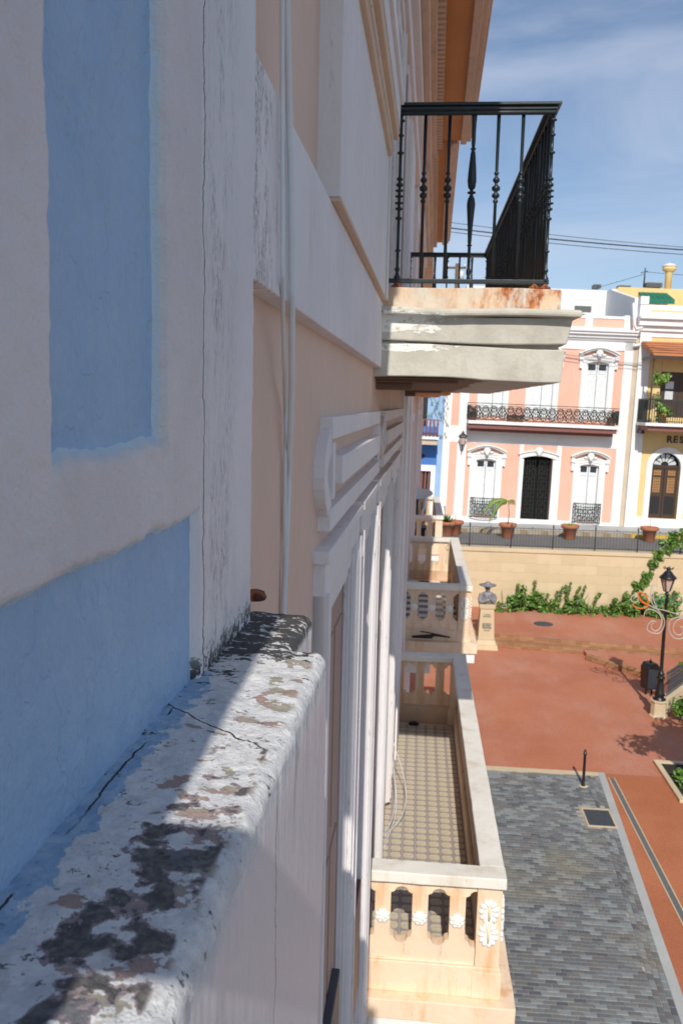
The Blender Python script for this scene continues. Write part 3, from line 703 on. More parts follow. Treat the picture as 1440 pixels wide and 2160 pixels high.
    nx = int((xo-.115-xw)/ts)+1; nyt = int((y1-y0-.2)/ts)
    srcs = {}
    for i in range(nx):
        for j in range(nyt):
            kd = kinds((i+j) % 2)
            loc = (xo-.116-ts*(i+.5), y0+.11+ts*(j+.5), zs)
            if kd not in srcs: srcs[kd] = TILES[kd](ts).build('tile', TILEM[kd], B, loc=loc)
            else: inst(srcs[kd], B, loc)
    return B, zs
M['gilt_cream'] = flat('cream_gilt', (.78, .66, .40), .6)
M['ornament'] = plaster('white_ornament_paint', (.82, .81, .77), .05, (.55, .42, .2), .4, (9, 9, 9), bs=.2)
q = NM('tile_ground'); M['tile_ground'] = q.done(q.mix(q.mix((.27, .235, .235), (.37, .33, .32), q.step(q.noise(40, 4), .35, .65)), (.45, .40, .33), q.ma('MULTIPLY', q.step(q.noise(1.2, 5, .6), .45, .75), .5)), .55)
q = NM('tile_motif'); M['tile_motif'] = q.done(q.mix(q.mix((.52, .45, .32), (.62, .55, .41), q.step(q.noise(30, 5), .35, .65)), (.45, .33, .2), q.ma('MULTIPLY', q.step(q.noise(5, 5, .65), .55, .7), .6)), .55)
q = NM('tile_white'); M['tile_white'] = q.done(q.mix((.70, .68, .62), (.78, .76, .7), q.noise(9, 4)), .4)
q = NM('tile_black'); M['tile_black'] = q.done(q.mix((.02, .02, .022), (.04, .04, .04), q.noise(9, 4)), .35)
def tile_motif(ts):
    h = ts/2-.0012; mb = MB().box(-h, h, -h, h, -.02, .006)
    o = []
    for k in range(16):
        a = 2*math.pi*(k+.5)/16; c_, s_ = math.cos(a), math.sin(a); r = ts*.405/(abs(c_)**3.6+abs(s_)**3.6)**(1/3.6); o.append((r*c_, r*s_*.96))
    mb.prism(o, lambda a, b, d: (a, b, d), .0075, .0055, 1); return mb
def tile_plain(ts):
    h = ts/2-.001; return MB().box(-h, h, -h, h, -.02, .006)
TILES = {'motif': tile_motif, 'white': tile_plain, 'black': tile_plain}
TILEM = {'motif': ['tile_ground', 'tile_motif'], 'white': 'tile_white', 'black': 'tile_black'}
B1, zs1 = stone_balcony(PK, 5.6, 10.87, -.31, .685, -3.215, .915, True, (.1185, lambda p: 'motif'), 'peach stone balcony with white capped parapet, rosettes and patterned tile floor')
# loose white cables on the balcony floor
for k, (dx, l) in enumerate(((.05, 1), (.0, .7), (.02, .85))):
    pts = []
    for i in range(26):
        t = i/25; pts.append((-.25+.02*k+(.22-.05*k)*math.sin(math.pi*t)**1.3*l+dx*t, 8.9-1.2*t-.1*k+.05*math.sin(7*t+k), zs1+.75*(1-t)**2.2+.018))
    MB().tube(pts, .0042, 6).build('cable', 'conduit', PK).rotation_euler.z = TH
MB().tube([(-.26, 8.2, zs1+.03), (-.262, 8.21, -2.0), (-.262, 8.22, -.9)], .007, 6).build('cable', 'conduit', PK).rotation_euler.z = TH
o = MB().ell((.06, 10.66, zs1+.03), (.07, .03, .03), 10, 6).build('rag', 'dark', None, label='small dark rag lying against the far parapet of the tiled balcony', cat='rag')

# ------------------------------------------------------------------ the next houses along the row
NB = empty('cream_townhouse', (0, 0, HC), -TH, 'shaded house beyond the peach front with checkered stone balcony', 'house')
XN = -.40
hn = [(a, b, -3.55, -.3) for a, b in ((12.9, 14.0), (15.0, 16.0))]+[(a, b, .6, 2.8) for a, b in ((17.6, 18.6),)]
wall_with_holes(-.9, XN, PEND+.002, 19.6, -8.05, 4.0, hn).build('wall', 'pink', NB)
for a, b, z0, z1 in hn:
    d = MB().box(-.6, -.56, a, b, z0, z1).build('door', 'door_brown', NB)
    MB().box(XN-.01, XN+.04, a-.12, a, z0, z1+.12).box(XN-.01, XN+.04, b, b+.12, z0, z1+.12).box(XN-.01, XN+.045, a-.001, b+.001, z1, z1+.14).build('frame', 'white', d, bevel=.005)
MB().box(XN-.01, XN+.06, 12.3, 12.7, -8, .25).build('pilaster', 'white', NB, bevel=.006)
MB().box(XN-.01, XN+.06, 19.1, 19.55, -8, 3.2).build('pilaster', 'white', NB, bevel=.006)
MB().box(XN-.01, XN+.05, PEND+.01, 19.5, .25, .6).build('band', 'white', NB, bevel=.006)
cornice(NB, 12.36, 19.7, .22, 3.58, XN)
MB().box(-3.5, XN-.02, PEND, 19.6, 3.98, 4.2).build('roof', 'cement', NB)
B2, zs2 = stone_balcony(NB, 12.4, 16.95, -.35, .84, -2.62, .85, True, (.21, lambda p: ('white', 'black')[p]), 'peach stone balcony with black and white checkered floor')
def upper_slab(parent, y0, y1, x1, z0, z1):
    B = MB(); rough_box(-.45, x1-.04, y0+.03, y1, z0, (z0+z1)/2, .2, .004, 4, 0, B); rough_box(-.45, x1, y0, y1, (z0+z1)/2+.001, z1, .2, .004, 4, 0, B)
    o = B.build('balcony', 'cement', parent, bevel=.01); o.rotation_euler.z = TH
    MB().box(-.3, x1-.3, y0+.15, y1-.1, z0-.07, z0-.001).build('soffit', 'soffit', o); return o
upper_slab(NB, 17.0, 19.5, .90, .27, .46)
TB = empty('shaded_townhouse', (0, 0, HC), -TH, 'farthest house of the shaded row with small stone balcony near the street', 'house')
XT = -.44
MB().box(-1, XT, 19.62, 29.5, -8.05, 3.2).build('wall', 'pink', TB)
for a in (20.6, 23.2, 26): 
    d = MB().box(XT-.02, XT+.01, a, a+1.1, -3.4, -.4).build('door', 'door_brown', TB)
    MB().box(XT-.02, XT+.05, a-.12, a, -3.4, -.3).box(XT-.02, XT+.05, a+1.1, a+1.22, -3.4, -.3).box(XT-.02, XT+.055, a-.12, a+1.22, -.3, -.14).build('frame', 'white', d, bevel=.005)
MB().box(XT-.01, XT+.07, 28.9, 29.5, -8, 3.2).build('pilaster', 'white', TB)
MB().box(-3.5, XT+.3, 19.62, 29.6, 3.21, 3.5).build('roof', 'cornice', TB)
upper_slab(TB, 24.0, 28, .86, .30, .45)
B3, zs3 = stone_balcony(TB, 20.5, 24.9, -.40, .64, -2.66, .78, False, (.25, lambda p: 'white'), 'small peach stone balcony with white caps near the street corner')
# things left on the balconies
st = MB(); st.tube([(.01, 12.33, -3.40), (.2, 12.30, -3.39), (.35, 12.31, -3.36), (.56, 12.34, -3.395)], [.012, .03, .022, .01], 7).tube([(.0, 12.31, -3.405), (.2, 12.29, -3.40), (.3, 12.30, -3.40)], .014, 6)
st.tube([(.12, 12.33, -3.32), (.25, 12.31, -3.33), (.44, 12.32, -3.37)], .009, 6)
st.build('antenna', 'dark', label='broken black antenna lying on the foot ledge of the checkered balcony', cat='antenna')
SD = empty('satellite_dish', (.12, 22.3, HC+zs3), 0, 'grey satellite dish with long arm standing on the farthest stone balcony', 'satellite dish')
mb = MB(); n = 20
pr = [(.02, .0), (.2, .02), (.4, .085), (.43, .10), (.42, .115), (.39, .10), (.2, .04), (.02, .02)]
mb.lathe(pr, n=24); d = mb.build('dish', 'charcoal_light' if 'charcoal_light' in M else 'conduit', SD, loc=(-.12, 0, 1.02)); d.rotation_euler = (R(12), R(-4), 0)
MB().tube([(.12, -.25, 1.1), (.08, -.7, .85), (-.12, -1.35, .42)], .035, 7).build('arm', 'conduit', SD)
MB().tube([(-.1, 0, 0), (-.1, 0, 1.02)], .03, 8).lathe([(.15, 0), (.15, .02), (.03, .04)], (-.1, 0, 0), 10).build('mast', 'charcoal', SD)
o = MB().box(-.22, .18, -.2, .3, 0, .34).box(-.25, .21, -.23, .33, .34, .40).build('crate', 'charcoal', None, loc=(.05, 21.3, HC+zs3+.007), bevel=.01, label='dark storage crate on the farthest stone balcony below the dish', cat='crate')

# ================================================================== THE PLAZA
ZP = -HC
def rnd(a, b): return random.uniform(a, b)
q = NM('red_plaza_concrete')
c_ = q.mix(q.mix((.44, .15, .077), (.50, .185, .10), q.step(q.noise(.55, 5, .6), .35, .65)), (.53, .275, .20), q.ma('MULTIPLY', q.step(q.noise(.35, 6, .65, q.map((1, .5, 1), (4, 2, 0))), .45, .7), .8))
c_ = q.mix(c_, (.25, .085, .045), q.ma('MULTIPLY', q.step(q.noise(26, 5, .8), .48, .66), .7))
c_ = q.mix(c_, (.60, .38, .28), q.ma('MULTIPLY', q.step(q.noise(30, 3, .7, q.map((1, 1, 1), (3, 9, 1))), .60, .66), .6))
q_red = c_
M['red'] = q.done(c_, .8, q.bump(q.noise(50, 4, .7), .5, .01))
q = NM('orange_plaza_concrete')
c_ = q.mix(q.mix((.42, .135, .055), (.48, .17, .075), q.step(q.noise(.7, 5, .6), .35, .65)), (.35, .12, .06), q.ma('MULTIPLY', q.step(q.noise(.4, 6, .65, q.map((1, .5, 1))), .5, .75), .6))
c_ = q.mix(c_, (.24, .075, .035), q.ma('MULTIPLY', q.step(q.noise(34, 4, .75), .48, .68), .8))
M['orange'] = q.done(q.mix(c_, (.6, .4, .3), q.ma('MULTIPLY', q.step(q.noise(60, 2, .6), .64, .7), .5)), .8, q.bump(q.noise(50, 4, .7), .5, .01))
M['asphalt'] = plaster('asphalt', (.15, .145, .14), .12, None, bs=.5, bsc=90, rough=.9)
M['concrete'] = plaster('grey_concrete', (.42, .43, .42), .1, (.25, .24, .22), .4, (3, 3, 3), bs=.3)
M['stone'] = plaster('cream_stone', (.60, .49, .32), .1, (.4, .3, .18), .4, (2, 2, 1), bs=.35)
q = NM('cream_block'); oi = q.n('ShaderNodeObjectInfo').outputs['Random']
M['block'] = q.done(q.mix(q.mix((.56, .45, .28), (.62, .50, .325), oi), (.48, .37, .22), q.ma('MULTIPLY', q.step(q.noise(2.5, 6, .6), .5, .75), .5)), .85, q.bump(q.noise(30, 5), .35, .008))
q = NM('brown_brick'); oi = q.n('ShaderNodeObjectInfo').outputs['Random']
M['brick'] = q.done(q.mix(q.mix((.27, .13, .06), (.40, .21, .10), oi), (.42, .32, .2), q.ma('MULTIPLY', q.step(q.noise(9, 4), .5, .7), .6)), .85, q.bump(q.noise(40, 4), .4, .006))
PV = []
for k, cc in enumerate(((.16, .173, .18), (.125, .136, .145), (.215, .235, .24), (.14, .136, .134), (.16, .16, .158), (.092, .10, .113))):
    q = NM('grey_paver_%s' % 'abcdef'[k]); 
    c_ = q.mix(dk(cc, .85), dk(cc, 1.15), q.noise(5, 4))
    c_ = q.mix(c_, (.23, .20, .13), q.ma('MULTIPLY', q.step(q.noise(.5, 5, .6, q.map((1, 1, 1), (2, 1, 0))), .5, .72), .55))
    PV.append(q.done(c_, .7, q.bump(q.noise(60, 4), .3, .006))); M['pv%d' % k] = PV[-1]
M['joint'] = flat('sandy_joint', (.34, .30, .25), .95, 0, .35, 3)
M['soil'] = flat('dark_soil', (.022, .018, .013), .95, 0, .4, 30, .8, 60)
M['terracotta'] = plaster('terracotta', (.42, .155, .075), .12, (.5, .3, .2), .4, (3, 3, 3), bs=.2, rough=.8)
M['slot_grey'] = flat('slot_grey', (.13, .13, .13), .6)
M['black'] = flat('black_paint', (.012, .012, .013), .35, 0, .2)
M['lead'] = flat('grey_bronze', (.20, .20, .215), .5, .0, .3, 9, .3, 40)
q = NM('lamp_glass'); M['lamp_glass'] = q.done((.55, .42, .36), .25)
for k, cc in enumerate(((.10, .21, .024), (.06, .145, .017), (.19, .30, .04), (.03, .08, .012))):
    q = NM('leaf_%s' % 'abcd'[k]); q.b.inputs['Transmission Weight'].default_value = 0
    M['leaf%d' % k] = q.done(q.mix(dk(cc, .7), dk(cc, 1.25), q.noise(6, 3)), .45)
M['bark'] = flat('bark', (.13, .09, .06), .9, 0, .3, 12, .6, 30)
M['orange_tube'] = flat('orange_tube', (.75, .13, .02), .4); M['green_tube'] = flat('green_tube', (.03, .22, .12), .4); M['white_tube'] = flat('white_tube', (.50, .46, .42), .4)

def sheet(name, poly, z, mat, kind='structure', depth=.3, **t):
    return MB().prism(poly[::-1], lambda a, b, d: (a, b, d), z, z-depth).build(name, mat, kind=kind, **t)
MB().box(-400, 400, -400, 500, ZP-.6, ZP-.35).build('ground', 'concrete', kind='structure')
sheet('plaza', [(-.36, 6), (16, 6), (16, 32), (-.36, 32)], ZP, 'red')
sheet('added_dark_ground', [(-.36, -40), (60, -40), (60, 32), (16.002, 32), (16.002, 5.998), (-.36, 5.998)], ZP-.004, 'asphalt')  # unseen asphalt, added to cut the red bounce on to the facade
def kx(y): return 4.33-.0635*(18.44-y)                 # outer edge of the kerb: the paving narrows towards the lens
sheet('orange_paving', [(kx(7)+.003, 7), (16, 7), (16, 18.44), (4.333, 18.44)], ZP+.003, 'orange', depth=.1)
# grey paved strip in front of the houses
sheet('paving_bed', [(-.35, 7), (kx(7)-.15, 7), (kx(18.26)-.15, 18.26), (-.35, 18.26)], ZP+.0160, 'joint', depth=.2)
sheet('kerb_strip', [(kx(7)-.149, 7), (kx(7), 7), (4.33, 18.44), (4.181, 18.44)], ZP+.024, 'concrete', depth=.2)
sheet('kerb_strip', [(-.35, 18.26), (4.168, 18.26), (4.18, 18.44), (-.35, 18.44)], ZP+.023, 'stone', depth=.2)
def paver_mb(mb, x, y, z, a, b, m=0, ch=.007):
    v = [(x-a, y-b, z), (x+a, y-b, z), (x+a, y+b, z), (x-a, y+b, z), (x-a, y-b, z+.016), (x+a, y-b, z+.016), (x+a, y+b, z+.016), (x-a, y+b, z+.016), (x-a+ch, y-b+ch, z+.022), (x+a-ch, y-b+ch, z+.022), (x+a-ch, y+b-ch, z+.022), (x-a+ch, y+b-ch, z+.022)]
    return mb.add(v, [(8, 9, 10, 11)]+[(i, (i+1) % 4, (i+1) % 4+4, i+4) for i in range(4)]+[(i+4, (i+1) % 4+4, (i+1) % 4+8, i+8) for i in range(4)], m)
pv_src = [paver_mb(MB(), 0, 0, 0, .0815, .0402).mesh('paver', 'pv%d' % k) for k in range(6)]
PAV = empty('grey_paving', (0, 0, 0)); PAV['kind'] = 'structure'
rest = MB(); cand = []; cuts = []
def pick():
    r = random.random(); return 2 if r < .24 else 1 if r < .46 else 0 if r < .66 else 3 if r < .80 else 5 if r < .92 else 4
j = 0; y = 8.3
while y < 18.2:
    x = .4+(.085 if j % 2 else 0)
    while x < kx(y)-.15-.37: cand.append((x, y+rnd(-.003, .003), 0, pick())); x += .17
    g_ = kx(y)-.15-.264-(x-.085)
    if g_ > .03 and not (15.82 < y < 16.74): cuts.append((x-.085+.004, x-.085+g_, y))
    j += 1; y += .087
for cx, off in ((.218, 0), (.131, .085), (.044, 0)):
    y = 8.3+off
    while y < 18.2: cand.append((kx(y)-.15-cx, y, 1, pick())); y += .17
def in_grate(x, y): return 3.42 < x < 4.10 and 15.82 < y < 16.74
cand = [c for c in cand if not in_grate(c[0], c[1])]
vis = []
for c in cand:                                            # the ones the lens can see first, nearest first
    d = Vector((c[0], c[1], ZP)); vis.append((d.length if c[0] > 1.28+(18-c[1])*.0 and c[1] > 10.0 else 999, c))
vis.sort(key=lambda t: t[0])
for k, (d, (x, y, r_, m)) in enumerate(vis):
    zz = ZP+.004+rnd(-.002, .003)+.003*fbm(x, y, 0, .6)
    if k < 300:
        o = bpy.data.objects.new('paver', pv_src[m]); COL.objects.link(o); o.parent = PAV; o.location = (x, y, HC+zz)
        o.rotation_euler = (rnd(-.006, .006), rnd(-.006, .006), (math.pi/2-.0634 if r_ else 0)+rnd(-.006, .006))
    else:
        a, b = (.0815, .0402) if not r_ else (.0402, .0815); paver_mb(rest, x, y, zz, a, b, m)
for x0_, x1_, y_ in cuts: paver_mb(rest, (x0_+x1_)/2, y_, ZP+.004, (x1_-x0_)/2, .0402, pick(), .004)
rest.build('pavers', ['pv%d' % k for k in range(6)], PAV, loc=(0, 0, HC), kind='stuff')
# inspection grate, slot drain, bollard
G = empty('drain_grate', (3.77, 16.28, HC+ZP+.02), 0, 'square dark iron drain grate set in the grey pavers', 'grate')
mb = MB(); mb.box(-.28, .28, -.38, -.34, 0, .012).box(-.28, .28, .34, .38, 0, .012).box(-.28, -.25, -.34, .34, 0, .012).box(.25, .28, -.34, .34, 0, .012); mb.build('frame', 'stone', G)
mb = MB().box(-.25, .25, -.34, .34, -.006, -.002)
for k in range(9): mb.box(-.24+k*.054, -.205+k*.054, -.33, .33, -.002, .006)
mb.build('bars', 'charcoal', G)
mb = MB().box(4.385, 4.485, 8.6, 18.2, ZP+.004, ZP+.010); SDR = mb.build('slot_drain', 'slot_grey', label='long thin grey slot drain running beside the paving', cat='drain')
MB().box(4.365, 4.385, 8.6, 18.22, ZP+.003, ZP+.012).box(4.485, 4.505, 8.6, 18.22, ZP+.003, ZP+.012).build('edge', 'stone', SDR, loc=(0, 0, 0))
BO = empty('bollard', (3.73, 17.69, HC+ZP+.02), 0, 'slim black steel bollard standing on the grey paving', 'bollard')
MB().lathe([(.045, 0), (.045, .03), (.032, .05), (.028, .70), (.042, .71), (.042, .735), (.028, .745), (.026, .79), (.01, .82)], n=12).build('post', 'black', BO)
MB().lathe([(.10, 0), (.10, .008), (.06, .012)], n=14).build('foot', 'stone', BO)
# planting bed
BED = empty('planting_bed', (0, 0, HC), 0, 'planting bed with dark soil and cream edging on the red plaza', 'planting bed')
for b in ((5.58, 7.6, 19.10, 19.22), (5.58, 7.6, 17.20, 17.32), (5.58, 5.70, 17.3201, 19.0999), (7.48, 7.6, 17.3201, 19.0999)): MB().box(*b, ZP, ZP+.07).build('edging', 'stone', BED, bevel=.01)
MB().box(5.70, 7.48, 17.32, 19.10, ZP, ZP+.03).build('soil', 'soil', BED)

def leaves(mb, blobs, size, mats=4, flat_=.5):
    for (c, r, n) in blobs:
        for _ in range(n):
            v = Vector((random.gauss(0, 1), random.gauss(0, 1), random.gauss(0, 1)))
            v = v.normalized()*(random.random()**.5)
            p = Vector(c)+Vector((v.x*r[0], v.y*r[1], v.z*r[2])); s_ = size*rnd(.6, 1.3)
            nrm = (v*.7+Vector((rnd(-.5, .5), rnd(-.8, .3), rnd(0, .9)))).normalized()
            a = nrm.orthogonal().normalized(); an = rnd(0, 6.28); a = (a*math.cos(an)+nrm.cross(a)*math.sin(an)); b = nrm.cross(a)
            k = random.choice((0, 0, 1, 1, 2, 3)) if mats == 4 else 2
            mb.add([p-a*s_, p+b*s_*.45+nrm*s_*.12, p+a*s_, p-b*s_*.45+nrm*s_*.12], [(0, 1, 2), (0, 2, 3)], k)
LM = ['leaf0', 'leaf1', 'leaf2', 'leaf3']
def shrub(name, loc, blobs, size, label, cat='shrub', group=None):
    e = empty(name, (loc[0], loc[1], HC+loc[2]), 0, label, cat, group)
    mb = MB(); leaves(mb, blobs, size); mb.build('foliage', LM, e)
    st = MB()
    for c, r, n in blobs[:4]: st.tube([(0, 0, 0), (c[0]*.5, c[1]*.5, c[2]*.55), c], [.02, .013, .006], 5)
    st.build('stem', 'bark', e); return e
shrub('ground_plant', (6.15, 18.1, ZP+.03), [((rnd(-.3, 1.2), rnd(-.7, .8), .10), (.16, .16, .12), 60) for _ in range(16)], .055, 'low green plants growing in the dark planting bed', 'plant')
# small tree out of frame whose crown shades the plaza
T = empty('plaza_tree', (7.6, 16.1, HC+ZP), 0, 'small leafy tree that throws its shadow on the red plaza', 'tree')
mb = MB(); bl = []
for _ in range(34):
    a = rnd(0, 6.28); rr = rnd(.2, 1.3); bl.append(((-.8+rr*math.cos(a), rr*math.sin(a), 3.0+rnd(-.6, .7)), (.45, .45, .36), 130))
leaves(mb, bl, .085); mb.build('crown', LM, T)
mb = MB().tube([(0, 0, 0), (-.05, .02, 1.0), (-.25, 0, 2.0), (-.5, .1, 2.7)], [.09, .075, .06, .03], 8)
for c, r, n in bl[:9]: mb.tube([(-.25, 0, 2.0), ((c[0]-.2)*.6, c[1]*.5, 2.5), c], [.04, .025, .01], 6)
mb.build('trunk', 'bark', T)

# ------------------------------------------------------------------ terrace, steps, retaining wall
fe = [(-.36, 28.95), (2.74, 28.5), (8.75, 27.7), (30, 24.9)]
sheet('terrace', fe+[(30, 32.7), (-.36, 32.7)], ZP+.30, 'red', depth=.30)
lo = [(a, b-.34) for a, b in fe]
sheet('terrace_step', lo+[(30, 27), (-.36, 30)], ZP+.15, 'brick', depth=.15)
sheet('landing', [(5.60, 28.0), (5.62, 27.12), (7.10, 25.42), (9.4, 24.2), (9.4, 27.55)], ZP+.154, 'red', depth=.152)
bs = MB().box(-.105, .105, -.10, .10, -.072, .0).mesh('brick', 'brick')
def bricks_along(parent, pts, z, w=.2):
    for (p, q_) in zip(pts, pts[1:]):
        d = Vector((q_[0]-p[0], q_[1]-p[1])); n = int(d.length/.222)
        for k in range(n):
            t = (k+.5)/n; x, y = p[0]+d.x*t, p[1]+d.y*t
            if x > 9.6 or x < .3: continue
            o = bpy.data.objects.new('brick', bs); COL.objects.link(o); o.parent = parent
            o.location = (x, y+.085, z+rnd(-.003, .003)+(HC if parent.location.z == 0 else 0)); o.rotation_euler.z = math.atan2(d.y, d.x)
            o.rotation_euler.x = rnd(-.02, .02)
TE = bpy.data.objects['terrace']; TS = bpy.data.objects['terrace_step']; LD = bpy.data.objects['landing']
bricks_along(TE, fe[:3], ZP+.308); bricks_along(TE, [(a, b) for a, b in fe[:3]], ZP+.232)
bricks_along(TS, lo[:3], ZP+.158); bricks_along(TS, lo[:3], ZP+.080)
bricks_along(LD, [(5.62, 27.12), (7.10, 25.42), (9.4, 24.2)], ZP+.162); bricks_along(LD, [(5.62, 27.12), (7.10, 25.42), (9.4, 24.2)], ZP+.085)
MH = empty('manhole_cover', (4.66, 30.35, HC+ZP+.30), 0, 'round dark iron manhole cover on the red terrace', 'manhole cover')
MB().lathe([(.34, 0), (.34, .010), (.33, .012)], n=28).build('plate', 'charcoal', MH)
mb = MB()
for k in range(-3, 4):
    w_ = math.sqrt(.3**2-(k*.08)**2); mb.box(-w_, w_, k*.08-.02, k*.08+.02, .011, .018)
mb.build('rib', 'charcoal', MH)
YW = 32.6; ZWT = -5.38; ZST = -5.45
RW = empty('retaining_wall', (0, 0, HC), 0, 'long cream block retaining wall below the upper street', 'wall')
MB().box(-.36, 16, YW+.012, YW+.5, ZP, ZWT-.14).build('core', 'stone', RW)
MB().box(-.36, 16, YW-.035, YW+.52, ZWT-.139, ZWT).box(-.36, 16, YW-.005, YW+.45, ZWT-.16, ZWT-.1391).build('coping', 'stone', RW, bevel=.015)
bk = MB().box(-.4475, .4475, 0, .07, -.1745, .1745).mesh('block', 'block')
for r_ in range(6):
    for k in range(13):
        x = .15+.9*k+(.45 if r_ % 2 else 0)
        if x < 11.8:
            o = bpy.data.objects.new('block', bk); COL.objects.link(o); o.parent = RW; o.location = (x, YW+rnd(-.004, .004), ZP+.30+.175+.352*r_)
FE = empty('street_fence', (0, 0, HC), 0, 'low dark iron picket fence on top of the retaining wall', 'fence')
ZF = -4.60; YF = YW+.2
for k in range(-1, 7):
    x = 2.08+1.575*k
    MB().tube([(x, YF, ZWT), (x, YF, ZF+.05)], .022, 6).lathe([(.03, 0), (.035, .03), (.012, .07), (.02, .09), (.003, .14)], (x, YF, ZF+.05), 8).build('post', 'iron_far', FE)
    mb = MB()
    for j in range(1, 14): xx = x+1.575*j/14; mb.tube([(xx, YF, ZWT), (xx, YF, ZF)], .006, 4)
    xx = x+.787; mb.lathe([(.012, 0), (.016, .02), (.003, .07)], (xx, YF, ZF), 6)
    o = mb.build('pickets', 'iron_far', FE, kind='stuff')
MB().box(0, 12, YF-.012, YF+.012, ZF-.02, ZF).build('rail', 'iron_far', FE); MB().box(0, 12, YF-.01, YF+.01, ZWT+.08, ZWT+.1).build('rail', 'iron_far', FE)
# creepers along the foot of the wall
def creeper(x0, x1, prof, label, climb=None):
    e = empty('creeper', ((x0+x1)/2, YW-.25, HC+ZP+.30), 0, label, 'creeper'); cx = (x0+x1)/2
    bl = []; st = MB()
    n = int((x1-x0)/.10)
    for k in range(n):
        x = x0+(x1-x0)*k/n+rnd(-.05, .05); h = prof((x-x0)/(x1-x0))*(.5+.75*abs(fbm(x, 3, 0, 2.3, 3))+.25*rnd(0, 1))
        for j in range(max(1, int(h/.14))):
            if random.random() < .88: bl.append(((x-cx, rnd(-.45, .18)*(1-.5*j*.14/max(h, .2)), .06+j*.14+rnd(-.04, .04)), (.12, .15, .10), 15))
    if climb:
        for (px, pz, w_, n) in climb: 
            for _ in range(n): bl.append(((px-cx+rnd(-w_, w_), .22+rnd(-.06, .04), pz-(ZP+.30)+rnd(-w_, w_)), (.10, .07, .10), 12))
    for k in range(5):
        a = rnd(x0, x1)-cx; t_ = rnd(.5, .95); dx = rnd(-.25, .35)
        for j in range(6): bl.append(((a+dx*j/5, .1, t_*j/5+.15), (.06, .05, .06), 6))
        st.tube([(a, .1, 0), (a+dx, .1, t_+.15)], .008, 4)
    for k in range(7):
        a = rnd(x0, x1)-cx; st.tube([(a, .1, 0), (a+rnd(-.2, .2), 0, .25), (a+rnd(-.5, .5), .12, .5+rnd(0, .25))], [.02, .014, .006], 5)
    if climb: st.tube([(p[0]-cx, .24, p[1]-(ZP+.30)) for p in climb], .018, 5)
    mb = MB(); leaves(mb, bl, .085); mb.build('foliage', LM, e); st.build('stem', 'bark', e)
creeper(3.2, 5.75, lambda t: .18+.72*abs(math.sin(math.pi*min(1, t*1.05)))**.8, 'green creeper mound at the wall foot beside the stone bust')
creeper(5.55, 6.75, lambda t: .15+.65*math.sin(math.pi*t), 'small middle clump of creeper at the foot of the cream wall')
creeper(6.8, 9.9, lambda t: .2+.85*math.sin(math.pi*min(.5, t*.9)), 'big green creeper climbing the cream wall behind the lamp post',
        [(8.5, -6.55, .25, 18), (8.75, -6.2, .14, 14), (8.95, -5.8, .12, 14), (9.1, -5.4, .16, 16), (9.35, -5.1, .22, 22), (9.75, -4.85, .3, 30), (10.1, -4.7, .3, 20)])

# ------------------------------------------------------------------ bust on its pedestal
PD = empty('stone_pedestal', (2.44, 28.05, HC+ZP), 0, 'tapered cream stone pedestal with worn inscription carrying a bust', 'pedestal')
def taper(mb, w0, w1, z0, z1):
    return mb.add([(-w0, -w0, z0), (w0, -w0, z0), (w0, w0, z0), (-w0, w0, z0), (-w1, -w1, z1), (w1, -w1, z1), (w1, w1, z1), (-w1, w1, z1)], [(3, 2, 1, 0), (4, 5, 6, 7), (0, 1, 5, 4), (1, 2, 6, 5), (2, 3, 7, 6), (3, 0, 4, 7)])
taper(MB(), .39, .37, 0, .16).build('foot', 'stone', PD, bevel=.015); taper(MB(), .33, .28, .161, .32).build('base', 'stone', PD, bevel=.015)
taper(MB(), .265, .225, .321, 1.36).build('shaft', 'stone', PD, bevel=.012); taper(MB(), .25, .27, 1.361, 1.50).build('cap', 'stone', PD, bevel=.015)
mb = MB()
for k, (wd, z) in enumerate(((.10, 1.16), (.13, 1.10), (.14, .86), (.15, .82), (.13, .78), (.15, .74), (.12, .70), (.08, .63))):
    x = -wd
    while x < wd:
        l = rnd(.012, .03); yy = -.232-.0385*(1.36-z)
        mb.box(x, x+l, yy-.006, yy+.01, z, z+.022); x += l+.010
mb.build('inscription', 'charcoal', PD)
BU = empty('portrait_bust', (2.44, 28.05, HC+ZP+1.50), 0, 'grey bust of a figure in a wide brimmed hat with folded arms', 'statue')
mb = MB()
mb.ell((0, 0, .16), (.20, .15, .24), 14, 10).ell((0, 0, .30), (.225, .12, .11), 14, 8)                # trunk, shoulders
mb.tube([(-.20, 0, .32), (-.25, -.03, .17), (-.24, -.10, .06)], [.075, .07, .06], 9).tube([(-.24, -.10, .06), (-.08, -.17, .10), (.06, -.17, .16)], [.06, .05, .04], 9)
mb.tube([(.20, 0, .32), (.25, -.03, .17), (.23, -.10, .06)], [.075, .07, .06], 9).tube([(.23, -.10, .06), (.10, -.18, .20), (.02, -.17, .28)], [.06, .05, .04], 9)
mb.tube([(0, .0, .36), (0, -.01, .46)], [.075, .065], 9).ell((0, -.015, .53), (.085, .10, .125), 12, 9).ell((0, -.115, .52), (.018, .025, .03), 6, 5).ell((0, -.10, .445), (.04, .03, .03), 7, 5)
mb.ell((-.088, 0, .53), (.015, .025, .035), 6, 5).ell((.088, 0, .53), (.015, .025, .035), 6, 5)
mb.tube([(-.14, -.10, .35), (-.02, -.15, .22), (.08, -.14, .05)], [.03, .035, .03], 7)
o = mb.build('figure', 'lead', BU); rm = o.modifiers.new('remesh', 'REMESH'); rm.mode = 'VOXEL'; rm.voxel_size = .014; rm.use_smooth_shade = True
mb = MB().lathe([(.02, .0), (.23, -.005), (.285, .02), (.29, .035), (.21, .022), (.115, .035), (.105, .10), (.06, .135), (.01, .14)], (0, -.01, .595), 18); mb.build('hat', 'lead', BU)

